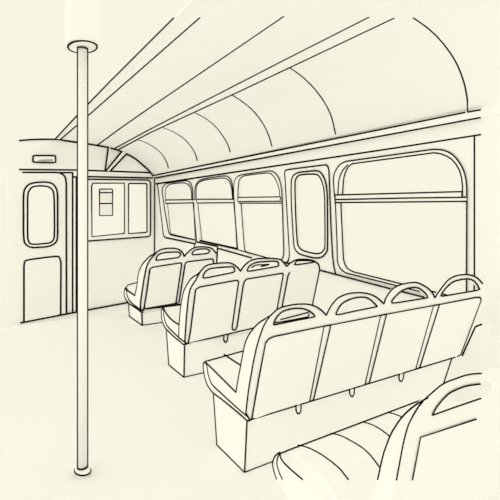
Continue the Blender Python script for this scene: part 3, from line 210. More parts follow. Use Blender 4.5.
   dict(f=[[(25325,18450,2890),(25237,16963,7553),(24817,16788,8102),(24893,16725,8299),(25287,16559,8818),(25489,16484,9055),(25706,16427,9234),(25945,16392,9345),(26263,16366,9426),(26449,16357,9453),(26889,16350,9475),(27627,16360,9444),(28052,16377,9392),(28586,16415,9272),(28979,16453,9154),(29585,16539,8881),(30153,16641,8562),(30466,16757,8200),(30836,17062,7242),(30661,18434,2939),(30390,18475,2811),(29986,18465,2842)],[(25447,16736,8265),(25448,16722,8310),(25473,16706,8359),(25623,16639,8568),(25726,16604,8679),(25965,16547,8857),(26138,16517,8953),(26315,16494,9025),(26428,16484,9054),(26733,16471,9096),(27255,16462,9126),(27787,16465,9114),(28098,16475,9083),(28383,16491,9032),(28763,16527,8922),(29023,16562,8810),(29296,16609,8664),(29678,16688,8416),(29862,16737,8261),(30011,16767,8168),(29998,16776,8138),(29816,16783,8116),(29400,16787,8105),(26018,16783,8117),(25666,16779,8130),(25488,16771,8154),(25434,16761,8186)]],t=(0,220,-50),ink=[[(24765,16753,8114),(24807,16713,8237),(24885,16670,8373),(25234,16525,8829),(25436,16450,9064),(25545,16417,9167),(25652,16392,9243),(25891,16357,9354),(26208,16331,9435),(26394,16323,9462),(26833,16316,9484),(27315,16320,9471),(27801,16334,9428),(28337,16366,9327),(28721,16397,9228),(29119,16444,9082),(29523,16505,8891),(30089,16606,8572)],[(25394,16701,8277),(25395,16687,8321),(25419,16671,8370),(25569,16604,8579),(25672,16569,8689),(25910,16513,8867),(26166,16470,9001),(26373,16450,9063),(26677,16436,9106),(27379,16427,9136),(27887,16435,9110),(28184,16448,9070),(28456,16467,9010),(28703,16492,8932),(28962,16528,8820),(29362,16599,8597),(29616,16653,8427),(29799,16702,8273),(29948,16732,8180),(29935,16741,8150),(29754,16748,8128),(29339,16752,8117),(25963,16748,8129),(25612,16744,8142),(25435,16736,8166),(25381,16726,8198),(25394,16701,8277)],[(25272,18411,2913),(29658,18420,2885)]],taper=0.965,n=(0,-9527,-3038),panel=dict(f=[[(25523,16930,7558),(29821,16930,7557),(30284,16945,7511),(30477,16971,7429),(30536,16983,7391),(30577,16999,7342),(30649,17047,7193),(30476,17849,4675),(30336,18357,3083),(30296,18387,2988),(30211,18406,2928),(30095,18413,2907),(29904,18415,2901),(25490,18404,2937)]],t=(0,29,9),ink=[[(25490,18404,2937),(25523,16930,7558),(29821,16930,7557),(30284,16945,7511),(30403,16960,7463),(30536,16983,7391),(30577,16999,7342),(30649,17047,7193),(30500,17767,4934),(30336,18357,3083),(30296,18387,2988),(30211,18406,2928),(30095,18413,2907),(29904,18415,2901)]]))],
  ped=dict(f=[[(11626,18921,0),(11626,22014,0),(11626,22447,2869),(11626,18687,2751)]],t=(18032,0,0),ink=[[(11626,18921,0),(11626,22014,0)],[(11626,18921,0),(11626,18687,2751)],[(11626,22014,0),(11626,22447,2869)],[(11626,18921,0),(29658,18921,0)],[(29658,18690,2717),(28070,18989,-790)]]),
  clips=[dict(f=[[(14609,18362,3027),(14627,18385,2760),(14647,18392,2674),(14728,18404,2541),(14824,18410,2467),(14866,18410,2468),(14909,18408,2490),(14946,18404,2532),(14971,18399,2590),(14980,18392,2681),(14965,18365,2994)]],t=(0,299,25),ink=[[(14609,18362,3027),(14627,18385,2760),(14647,18392,2674),(14728,18404,2541),(14824,18410,2467),(14866,18410,2468),(14909,18408,2490),(14946,18404,2532),(14971,18399,2590),(14980,18392,2681),(14965,18365,2994)]]),
   dict(f=[[(18721,18365,2988),(18743,18386,2747),(18766,18393,2666),(18857,18405,2530),(18962,18411,2451),(19008,18411,2453),(19053,18409,2478),(19121,18400,2582),(19134,18393,2670),(19129,18367,2970)]],t=(0,299,25),ink=[[(18721,18365,2988),(18743,18386,2747),(18766,18393,2666),(18857,18405,2530),(18962,18411,2451),(19008,18411,2453),(19053,18409,2478),(19121,18400,2582),(19134,18393,2670),(19129,18367,2970)]]),
   dict(f=[[(23291,18367,2971),(23283,18390,2702),(23299,18397,2616),(23390,18409,2481),(23504,18415,2407),(23555,18415,2407),(23607,18413,2428),(23655,18410,2469),(23694,18405,2530),(23723,18396,2627),(23769,18367,2967)]],t=(0,299,25),ink=[[(23291,18367,2971),(23283,18390,2702),(23299,18397,2616),(23390,18409,2481),(23504,18415,2407),(23555,18415,2407),(23607,18413,2428),(23655,18410,2469),(23694,18405,2530),(23723,18396,2627),(23769,18367,2967)]])],
  end=dict(f=[[(30500,18385,2832),(30500,18073,3548),(30500,17465,5035),(30500,17382,5220),(30500,17316,5289),(30500,17174,5390),(30500,16876,5563),(30500,16306,5848),(30500,16732,3163)]],t=(300,0,0),ink=[[(30500,18385,2832),(30500,17382,5220),(30500,17316,5289),(30500,17174,5390),(30500,16876,5563)]]))
BENCH_THREE = dict(loc=(14070,32465,0),
  side=dict(f=[[(14070,37178,4924),(14070,36908,4684),(14070,36773,4599),(14070,36422,4454),(14070,35857,4289),(14070,35506,4224),(14070,34924,4159),(14070,34223,4126),(14070,33475,4120),(14070,33303,5069),(14070,33123,5737),(14070,32771,6662),(14070,32672,6859),(14070,32481,7136),(14070,32120,7510),(14070,31805,7794),(14070,31419,8102),(14070,31080,8326),(14070,30696,8528),(14070,30000,8787),(14070,29569,8983),(14070,28560,9598),(14070,28716,9509),(14070,29421,9076),(14070,29603,8924),(14070,30140,8397),(14070,31012,7716),(14070,31269,7410),(14070,31460,7046),(14070,31611,6636),(14070,31858,5689),(14070,31984,5097),(14070,32201,3786),(14070,32261,3308),(14070,32265,3045),(14070,32225,2926),(14070,32139,2846),(14070,32085,2848),(14070,32414,2730),(14070,32589,2695),(14070,32752,2693),(14070,33303,2759),(14070,34059,2780),(14070,34854,2851),(14070,36376,3050),(14070,36802,3152),(14070,37160,3335),(14070,37392,3501),(14070,37485,3605),(14070,37561,3736),(14070,37665,4040),(14070,37709,4378),(14070,37641,4557),(14070,37542,4659)]],t=(300,0,0),ink=[[(14070,37178,4924),(14070,36908,4684),(14070,36773,4599),(14070,36422,4454),(14070,35857,4289),(14070,35506,4224),(14070,34924,4159),(14070,34223,4126),(14070,33475,4120)],[(14070,33475,4120),(14070,33303,5069),(14070,33123,5737),(14070,32963,6193),(14070,32771,6662),(14070,32672,6859),(14070,32481,7136),(14070,32120,7510),(14070,31805,7794),(14070,31419,8102),(14070,31080,8326),(14070,30696,8528),(14070,29777,8879),(14070,29072,9270)],[(14070,37178,4924),(14070,37542,4659),(14070,37641,4557),(14070,37709,4378),(14070,37665,4040),(14070,37561,3736),(14070,37485,3605),(14070,37392,3501),(14070,37160,3335),(14070,36802,3152),(14070,36376,3050),(14070,34854,2851),(14070,34059,2780),(14070,33303,2759),(14070,32752,2693),(14070,32589,2695),(14070,32414,2730),(14070,31978,2889)],[(14070,37178,4924),(14070,37127,4474),(14070,37047,4216),(14070,36924,3965),(14070,36751,3744),(14070,36646,3645),(14070,36309,3444),(14070,35890,3343),(14070,35472,3273),(14070,33954,3070),(14070,33231,3006),(14070,32059,2950)],[(14070,32139,2846),(14070,32225,2926),(14070,32265,3045),(14070,32261,3308),(14070,32104,4423),(14070,31984,5097),(14070,31858,5689),(14070,31611,6636),(14070,31460,7046),(14070,31269,7410),(14070,31012,7716),(14070,30708,7970),(14070,30140,8397),(14070,29603,8924),(14070,29421,9076),(14070,29194,9231),(14070,28560,9598)],[(14070,33474,4120),(14070,33561,2930)]]),
  seats=[dict(f=[[(14370,37178,4924),(14370,36908,4684),(14370,36773,4599),(14370,36422,4454),(14370,35857,4289),(14370,35506,4224),(14370,34924,4159),(14370,34223,4126),(14370,33475,4120),(14370,31978,2889),(14370,32414,2730),(14370,32589,2695),(14370,32752,2693),(14370,33097,2738),(14370,34400,2804),(14370,35945,2984),(14370,36643,3103),(14370,36802,3152),(14370,37160,3335),(14370,37392,3501),(14370,37485,3605),(14370,37561,3736),(14370,37665,4040),(14370,37708,4284),(14370,37689,4467),(14370,37641,4557),(14370,37542,4659)]],t=(3890,0,0),ink=[[(14070,37178,4924),(18260,37178,4924)]]),
   dict(f=[[(18300,37178,4924),(18300,36908,4684),(18300,36773,4599),(18300,36422,4454),(18300,35857,4289),(18300,35506,4224),(18300,34924,4159),(18300,33475,4120),(18300,31978,2889),(18300,32414,2730),(18300,32589,2695),(18300,32752,2693),(18300,33097,2738),(18300,34400,2804),(18300,35945,2984),(18300,36643,3103),(18300,36802,3152),(18300,37160,3335),(18300,37392,3501),(18300,37485,3605),(18300,37561,3736),(18300,37665,4040),(18300,37708,4284),(18300,37689,4467),(18300,37641,4557),(18300,37542,4659)]],t=(4160,0,0),ink=[[(18300,37178,4924),(22460,37178,4924)]]),
   dict(f=[[(22500,37178,4924),(22500,36908,4684),(22500,36773,4599),(22500,36422,4454),(22500,35857,4289),(22500,35506,4224),(22500,34924,4159),(22500,33475,4120),(22500,31978,2889),(22500,32414,2730),(22500,32589,2695),(22500,32752,2693),(22500,33097,2738),(22500,34400,2804),(22500,35945,2984),(22500,36643,3103),(22500,36802,3152),(22500,37160,3335),(22500,37392,3501),(22500,37561,3736),(22500,37665,4040),(22500,37708,4284),(22500,37689,4467),(22500,37641,4557),(22500,37542,4659)]],t=(3760,0,0),ink=[[(22500,37178,4924),(26260,37178,4924)]])],
  backs=[dict(f=[[(14070,32139,2846),(14002,32069,2978),(13949,31985,3137),(13878,31820,3450),(13538,30775,5421),(13323,29932,7010),(13291,29718,7413),(13291,29536,7757),(13336,29393,8027),(13585,29100,8579),(13766,28784,9176),(13840,28717,9303),(14070,28560,9598),(14138,28544,9628),(14342,28503,9706),(14697,28474,9761),(15500,28460,9786),(16047,28476,9758),(16381,28524,9666),(16734,28624,9477),(17046,28737,9264),(17385,28903,8951),(17682,29365,8080),(18565,31983,3141)],[(14139,29006,8757),(14125,28980,8806),(14133,28917,8926),(14192,28831,9088),(14354,28732,9273),(14534,28683,9367),(14681,28669,9392),(14956,28662,9406),(16370,28666,9398),(16540,28680,9373),(16668,28719,9298),(16826,28854,9044),(16827,28890,8976),(16733,28920,8919),(16504,28944,8874),(14539,29059,8657),(14320,29067,8643),(14202,29062,8652),(14157,29048,8678)]],t=(0,220,-50),ink=[[(14052,32098,2860),(13984,32028,2992),(13931,31944,3150),(13860,31779,3463),(13521,30735,5432),(13306,29894,7018),(13274,29680,7421),(13274,29498,7764),(13319,29355,8034),(13568,29063,8585),(13748,28747,9181),(13822,28680,9309),(14052,28523,9604)],[(14052,28523,9604),(14323,28466,9711),(14678,28437,9766),(15480,28424,9791),(16026,28439,9763),(16360,28488,9671),(16713,28588,9482),(17024,28700,9270),(17363,28866,8957)],[(14121,28969,8763),(14106,28912,8871),(14129,28849,8989),(14174,28794,9093),(14244,28743,9190),(14336,28696,9279),(14453,28658,9350),(14662,28632,9398),(14937,28625,9412),(15981,28624,9413),(16454,28635,9392),(16562,28653,9359),(16646,28683,9303),(16805,28817,9050),(16806,28853,8983),(16711,28883,8925),(16483,28907,8880),(14521,29022,8663),(14302,29029,8649),(14184,29025,8658),(14139,29011,8684),(14121,28969,8763)],[(14172,32088,2879),(18541,31942,3155)]],taper=0.965,n=(0,-8835,-4684),panel=dict(f=[[(14279,32050,2950),(14217,31516,3958),(13902,30214,6414),(13759,29527,7711),(13871,29463,7832),(14065,29411,7930),(17179,29276,8184),(17357,29294,8150),(17482,29392,7964),(18143,31564,3867),(18272,31753,3511),(18487,31814,3395),(18582,31816,3393),(18653,31787,3447),(18669,31610,3781),(18789,31916,3204)]],t=(0,27,14),ink=[[(14279,32050,2950),(14217,31516,3958),(13759,29560,7649),(13759,29527,7711),(13789,29501,7759),(13871,29463,7832),(14065,29411,7930),(17179,29276,8184),(17357,29294,8150),(17482,29392,7964),(18143,31564,3867),(18272,31753,3511),(18487,31814,3395),(18582,31816,3393),(18653,31787,3447),(18669,31610,3781)]])),
   dict(f=[[(18565,31983,3141),(17682,29365,8080),(17385,28903,8951),(17431,28814,9119),(17515,28719,9299),(17761,28554,9609),(17934,28485,9740),(18162,28431,9842),(18302,28413,9875),(18614,28393,9914),(18896,28387,9924),(20325,28434,9836),(20950,28493,9725),(21098,28521,9672),(21242,28565,9589),(21989,28866,9021),(22123,29241,8315),(22864,31839,3413)],[(18014,28857,9038),(18006,28830,9089),(18032,28769,9205),(18082,28718,9301),(18157,28677,9378),(18358,28614,9496),(18642,28568,9584),(19008,28550,9617),(19589,28548,9621),(20242,28561,9597),(20625,28580,9562),(20807,28607,9509),(20946,28670,9391),(21058,28792,9161),(21030,28808,9130),(20905,28824,9100),(20645,28840,9071),(18446,28934,8894),(18198,28938,8886),(18068,28928,8904),(18022,28908,8942)]],t=(0,220,-50),ink=[[(17363,28866,8957),(17409,28777,9125),(17493,28682,9304),(17671,28557,9539),(17817,28481,9683),(18018,28419,9801),(18139,28394,9847),(18432,28364,9903),(18729,28351,9928),(19384,28362,9908),(20082,28387,9861),(20461,28409,9820),(20924,28456,9731),(21071,28484,9677),(21215,28528,9595),(21961,28829,9027)],[(17991,28820,9044),(17991,28762,9153),(18059,28681,9307),(18134,28640,9384),(18255,28599,9461),(18519,28542,9568),(18723,28523,9604),(18983,28514,9622),(19987,28518,9613),(20429,28532,9587),(20710,28556,9543),(20828,28588,9481),(20919,28633,9396),(21031,28755,9167),(21003,28771,9136),(20878,28787,9106),(20619,28803,9077),(18422,28896,8900),(18175,28901,8892),(18045,28891,8911),(17999,28871,8948),(17991,28820,9044)],[(18541,31942,3155),(22835,31798,3426)]],taper=0.965,n=(0,-8835,-4684),panel=dict(f=[[(18669,31610,3781),(18041,29580,7609),(18022,29392,7965),(18156,29268,8199),(21629,29153,8415),(21769,29169,8386),(21858,29232,8268),(22502,30995,4941),(22599,31785,3451),(18812,31886,3260)]],t=(0,27,14),ink=[[(18669,31610,3781),(18041,29580,7609),(18022,29392,7965),(18156,29268,8199),(21629,29153,8415),(21769,29169,8386),(21858,29232,8268),(22502,30995,4941),(22599,31785,3451)],[(18264,28740,9194),(18678,28638,9386),(19972,28659,9347)],[(19227,28733,9209),(19979,28669,9329)]])),
   dict(f=[[(22864,31839,3413),(22123,29241,8315),(21989,28866,9021),(22062,28796,9154),(22192,28722,9294),(22455,28633,9460),(22640,28592,9538),(22945,28564,9591),(23699,28580,9561),(24092,28603,9518),(24677,28671,9388),(25007,28732,9273),(25299,28807,9133),(25549,28892,8972),(25647,28940,8881),(25783,29023,8725),(25969,29205,8383),(26753,31112,4784),(26807,31826,3437)],[(22781,28771,9201),(22771,28727,9283),(22817,28669,9394),(22878,28644,9440),(22959,28637,9454),(23674,28642,9444),(24505,28685,9362),(24885,28725,9288),(25018,28746,9248),(25035,28763,9215),(24632,28783,9177),(22933,28825,9099),(22826,28818,9112),(22789,28805,9137)]],t=(0,220,-50),ink=[[(21961,28829,9027),(22034,28759,9160),(22164,28685,9299),(22426,28597,9465),(22610,28555,9543),(22915,28527,9596),(23475,28536,9579),(24061,28566,9524),(24458,28608,9444),(24816,28664,9339),(25124,28731,9213),(25400,28812,9059),(25516,28855,8978),(25695,28952,8796),(25750,28986,8731),(25935,29167,8389),(26719,31072,4795),(26773,31786,3450)],[(22751,28734,9207),(22752,28667,9333),(22807,28618,9425),(22930,28600,9459),(23066,28597,9465),(23643,28605,9449),(24283,28634,9394),(24853,28688,9293),(24986,28709,9253),(25003,28726,9221),(24600,28746,9183),(22904,28788,9105),(22797,28781,9118),(22759,28768,9143),(22751,28734,9207)],[(22835,31798,3426),(26773,31786,3450)]],taper=0.965,n=(0,-8835,-4684),panel=dict(f=[[(23003,30913,5096),(22442,29317,8106),(22453,29189,8347),(22661,29120,8478),(25791,29059,8594),(26719,31072,4795),(26721,31723,3567),(23283,31787,3448)]],t=(0,27,14),ink=[[(23003,30913,5096),(22442,29317,8106),(22453,29189,8347),(22557,29155,8413)]]))],
  ped=dict(f=[[(14070,32465,0),(14070,35793,0),(14070,36376,2959),(14070,32360,2634)]],t=(12530,0,0),ink=[[(14070,32465,0),(14070,35793,0)],[(14070,32465,0),(14070,32360,2634)],[(14070,35793,0),(14070,36376,2959)],[(14070,32465,0),(26600,32465,0)]]),
  clips=[dict(f=[[(17584,32044,3027),(17578,32056,2724),(17593,32060,2625),(17674,32066,2464),(17776,32070,2377),(17823,32069,2386),(17871,32068,2426),(17950,32062,2567),(17998,32043,3050)]],t=(0,300,12),ink=[[(17584,32044,3027),(17578,32056,2724),(17593,32060,2625),(17674,32066,2464),(17776,32070,2377),(17823,32069,2386),(17871,32068,2426),(17950,32062,2567),(17998,32043,3050)]])])
BENCH_FAR = dict(loc=(16255,49944,0),
  side=dict(f=[[(16255,57018,3504),(16255,56447,3313),(16255,55895,3228),(16255,52868,3122),(16255,51993,4515),(16255,51817,4949),(16255,51649,5627),(16255,51440,6019),(16255,51174,6376),(16255,50671,6845),(16255,50062,7283),(16255,49569,7571),(16255,47947,8304),(16255,47005,8657),(16255,45543,9052),(16255,44903,9260),(16255,46832,8367),(16255,47555,7938),(16255,48082,7567),(16255,48348,7330),(16255,48617,7009),(16255,48892,6579),(16255,49450,5495),(16255,50294,3613),(16255,50547,2971),(16255,50707,2459),(16255,50731,2118),(16255,50654,1898),(16255,50476,1652),(16255,49999,1609),(16255,50076,1568),(16255,50323,1512),(16255,51253,1621),(16255,54570,1619),(16255,55604,1699),(16255,56193,1789),(16255,56702,1910),(16255,57133,2075),(16255,57483,2284),(16255,57588,2414),(16255,57627,2576),(16255,57612,2763),(16255,57492,3107),(16255,57389,3237)]],t=(300,0,0),ink=[[(16255,57018,3504),(16255,56447,3313),(16255,55895,3228),(16255,52868,3122)],[(16255,52868,3122),(16255,51993,4515),(16255,51817,4949),(16255,51649,5627),(16255,51440,6019),(16255,51174,6376),(16255,50671,6845),(16255,50062,7283),(16255,49569,7571),(16255,48259,8173),(16255,47005,8657),(16255,45543,9052)],[(16255,57018,3504),(16255,57389,3237),(16255,57492,3107),(16255,57612,2763),(16255,57627,2576),(16255,57588,2414),(16255,57483,2284),(16255,57133,2075),(16255,56458,1845),(16255,55604,1699),(16255,54570,1619),(16255,51253,1621),(16255,50323,1512),(16255,50182,1530),(16255,49944,1637)],[(16255,57018,3504),(16255,56551,3121),(16255,56377,2756),(16255,56274,2632),(16255,55930,2382),(16255,55455,2164),(16255,54833,2024),(16255,53805,1899),(16255,50476,1749)],[(16255,50476,1652),(16255,50654,1898),(16255,50731,2118),(16255,50707,2459),(16255,50547,2971),(16255,50002,4293),(16255,49450,5495),(16255,48892,6579),(16255,48617,7009),(16255,48348,7330),(16255,48082,7567),(16255,47312,8102),(16255,46531,8516),(16255,44903,9260)]]),
  seats=[dict(f=[[(16555,57018,3504),(16555,56447,3313),(16555,55895,3228),(16555,52868,3122),(16555,49944,1637),(16555,50182,1530),(16555,50323,1512),(16555,51253,1621),(16555,52441,1612),(16555,54166,1608),(16555,55282,1665),(16555,56193,1789),(16555,56924,1987),(16555,57325,2173),(16555,57483,2284),(16555,57588,2414),(16555,57627,2576),(16555,57612,2763),(16555,57492,3107),(16555,57389,3237)]],t=(3705,0,0),ink=[[(16609,57018,3526),(16354,57018,3572),(16578,57018,3770),(16743,57018,3841),(17570,57018,3980),(18726,57018,4070),(19632,57018,4097),(19992,57018,4066),(20786,57018,3912)]]),
   dict(f=[[(20300,57018,3504),(20300,56447,3313),(20300,55895,3228),(20300,52868,3122),(20300,49944,1637),(20300,50182,1530),(20300,50323,1512),(20300,51253,1621),(20300,52441,1612),(20300,54166,1608),(20300,55282,1665),(20300,56193,1789),(20300,56924,1987),(20300,57325,2173),(20300,57483,2284),(20300,57588,2414),(20300,57627,2576),(20300,57612,2763),(20300,57492,3107),(20300,57389,3237)]],t=(3860,0,0),ink=[[(20300,57018,3504),(24160,57018,3504)]])],
  backs=[dict(f=[[(16255,50476,1652),(16025,50015,2281),(15860,49320,3230),(15586,47414,5832),(15487,46321,7324),(15532,45944,7838),(15716,45520,8417),(15942,45235,8806),(16255,44903,9260),(16541,44742,9479),(16903,44662,9589),(17426,44629,9634),(18021,44641,9617),(18528,44711,9521),(18941,44832,9357),(19182,44952,9192),(19393,45102,8988),(19635,45340,8663),(19724,45454,8508),(19830,46045,7700),(20911,50267,1937)],[(16397,45552,8374),(16380,45395,8588),(16462,45195,8860),(16568,45121,8962),(16815,45046,9064),(17125,45003,9122),(17843,44981,9152),(18581,44996,9132),(18911,45046,9064),(19083,45137,8940),(19174,45267,8762),(19118,45406,8573),(19011,45490,8459),(18946,45506,8437),(18590,45537,8394),(16544,45638,8256),(16436,45630,8267),(16401,45612,8291)]],t=(0,220,-50),ink=[[(16240,50431,1662),(16011,49970,2292),(15846,49276,3240),(15572,47372,5839),(15473,46280,7329),(15518,45903,7843),(15654,45562,8308),(15829,45311,8652),(16240,44863,9263)],[(16240,44863,9263),(16526,44702,9482),(16635,44668,9530),(16888,44622,9593),(17225,44595,9629),(17606,44588,9639),(18005,44601,9620),(18353,44642,9564),(18795,44745,9425),(19165,44912,9196),(19470,45147,8876),(19707,45413,8512)],[(16382,45511,8378),(16376,45301,8666),(16415,45201,8801),(16493,45114,8920),(16709,45027,9039),(16995,44974,9111),(17420,44948,9148),(17827,44941,9156),(18394,44949,9146),(18707,44969,9119),(18894,45006,9068),(19013,45061,8994),(19110,45139,8887),(19157,45227,8766),(19134,45320,8639),(19026,45429,8490),(18929,45465,8441),(18798,45481,8420),(16530,45597,8261),(16421,45589,8272),(16387,45571,8296),(16382,45511,8378)],[(16227,50388,1721),(20893,50222,1947)],[(16423,50233,1933),(20824,50056,2174)]],taper=0.965,n=(0,-8067,-5910),panel=dict(f=[[(16555,50257,1900),(16278,48328,4534),(15965,46452,7094),(15980,46345,7241),(16060,46277,7333),(16173,46229,7398),(16255,46198,7441),(19428,45985,7732),(19589,46011,7696),(19713,46185,7459),(20581,49990,2264)]],t=(0,24,18),ink=[[(16555,50257,1900),(16278,48328,4534),(15965,46452,7094),(15980,46345,7241),(16060,46277,7333),(16255,46198,7441),(19428,45985,7732),(19589,46011,7696),(19713,46185,7459),(20581,49990,2264)]])),
   dict(f=[[(20911,50267,1937),(19830,46045,7700),(19724,45454,8508),(19848,45224,8821),(20267,44871,9303),(20404,44788,9416),(20592,44725,9503),(21043,44641,9618),(21496,44634,9627),(22006,44664,9586),(22527,44719,9511),(22700,44752,9465),(23074,44877,9295),(23318,44995,9134),(23897,45354,8644),(24132,45591,8320),(24409,46377,7248),(25420,50110,2152)],[(20618,45201,8852),(20622,45111,8975),(20738,44986,9146),(20960,44898,9266),(21165,44862,9315),(21616,44834,9354),(22150,44858,9320),(22433,44898,9267),(22661,44977,9159),(22809,45068,9034),(22828,45151,8920),(22800,45190,8867),(22699,45250,8786),(22529,45288,8734),(22215,45311,8703),(20972,45344,8657),(20833,45338,8666),(20737,45315,8697),(20676,45281,8743)]],t=(0,220,-50),ink=[[(19707,45413,8512),(19831,45183,8826),(20055,45013,9059),(20249,44831,9307),(20386,44748,9420),(20574,44685,9507),(20796,44634,9575),(21024,44601,9621),(21247,44589,9637),(21986,44624,9590),(22507,44679,9515),(22679,44712,9469),(23163,44885,9233),(23876,45313,8649)],[(20599,45161,8857),(20631,45024,9043),(20783,44913,9195),(21038,44838,9298),(21485,44796,9354),(22131,44818,9324),(22413,44858,9270),(22730,44984,9099),(22813,45069,8981),(22780,45150,8872),(22678,45209,8790),(22509,45247,8738),(22195,45270,8707),(20814,45297,8671),(20719,45275,8701),(20658,45241,8747),(20599,45161,8857)],[(23653,44635,9574),(24365,46188,7455)],[(20893,50222,1947),(25397,50065,2162)]],taper=0.965,n=(0,-8067,-5910),panel=dict(f=[[(21011,50053,2178),(20137,46170,7479),(20165,46004,7706),(20405,45914,7829),(23315,45800,7984),(23640,45853,7911),(23826,46054,7637),(23932,46312,7286),(24754,49951,2318)]],t=(0,24,18),ink=[[(21011,50053,2178),(20137,46170,7479),(20165,46004,7706),(20405,45914,7829),(23315,45800,7984),(23640,45853,7911),(23826,46054,7637),(23932,46312,7286),(23878,46153,7502)]]))],
  ped=dict(f=[[(16255,49944,0),(16255,55187,0),(16255,55455,1586),(16255,50199,1429)]],t=(8245,0,0),ink=[[(16255,49944,0),(16255,55187,0)],[(16255,49944,0),(16255,50199,1429)],[(16255,55187,0),(16255,55455,1586)],[(16255,49944,0),(24500,49944,0)]]),
  clips=[],
  crown=dict(f=[[(16609,57018,3526),(16354,57018,3572),(16578,57018,3770),(16743,57018,3841),(17570,57018,3980),(18726,57018,4070),(19632,57018,4097),(19992,57018,4066),(20786,57018,3912),(20786,57018,3226),(16609,57018,3226)]],t=(0,-4400,-900)))
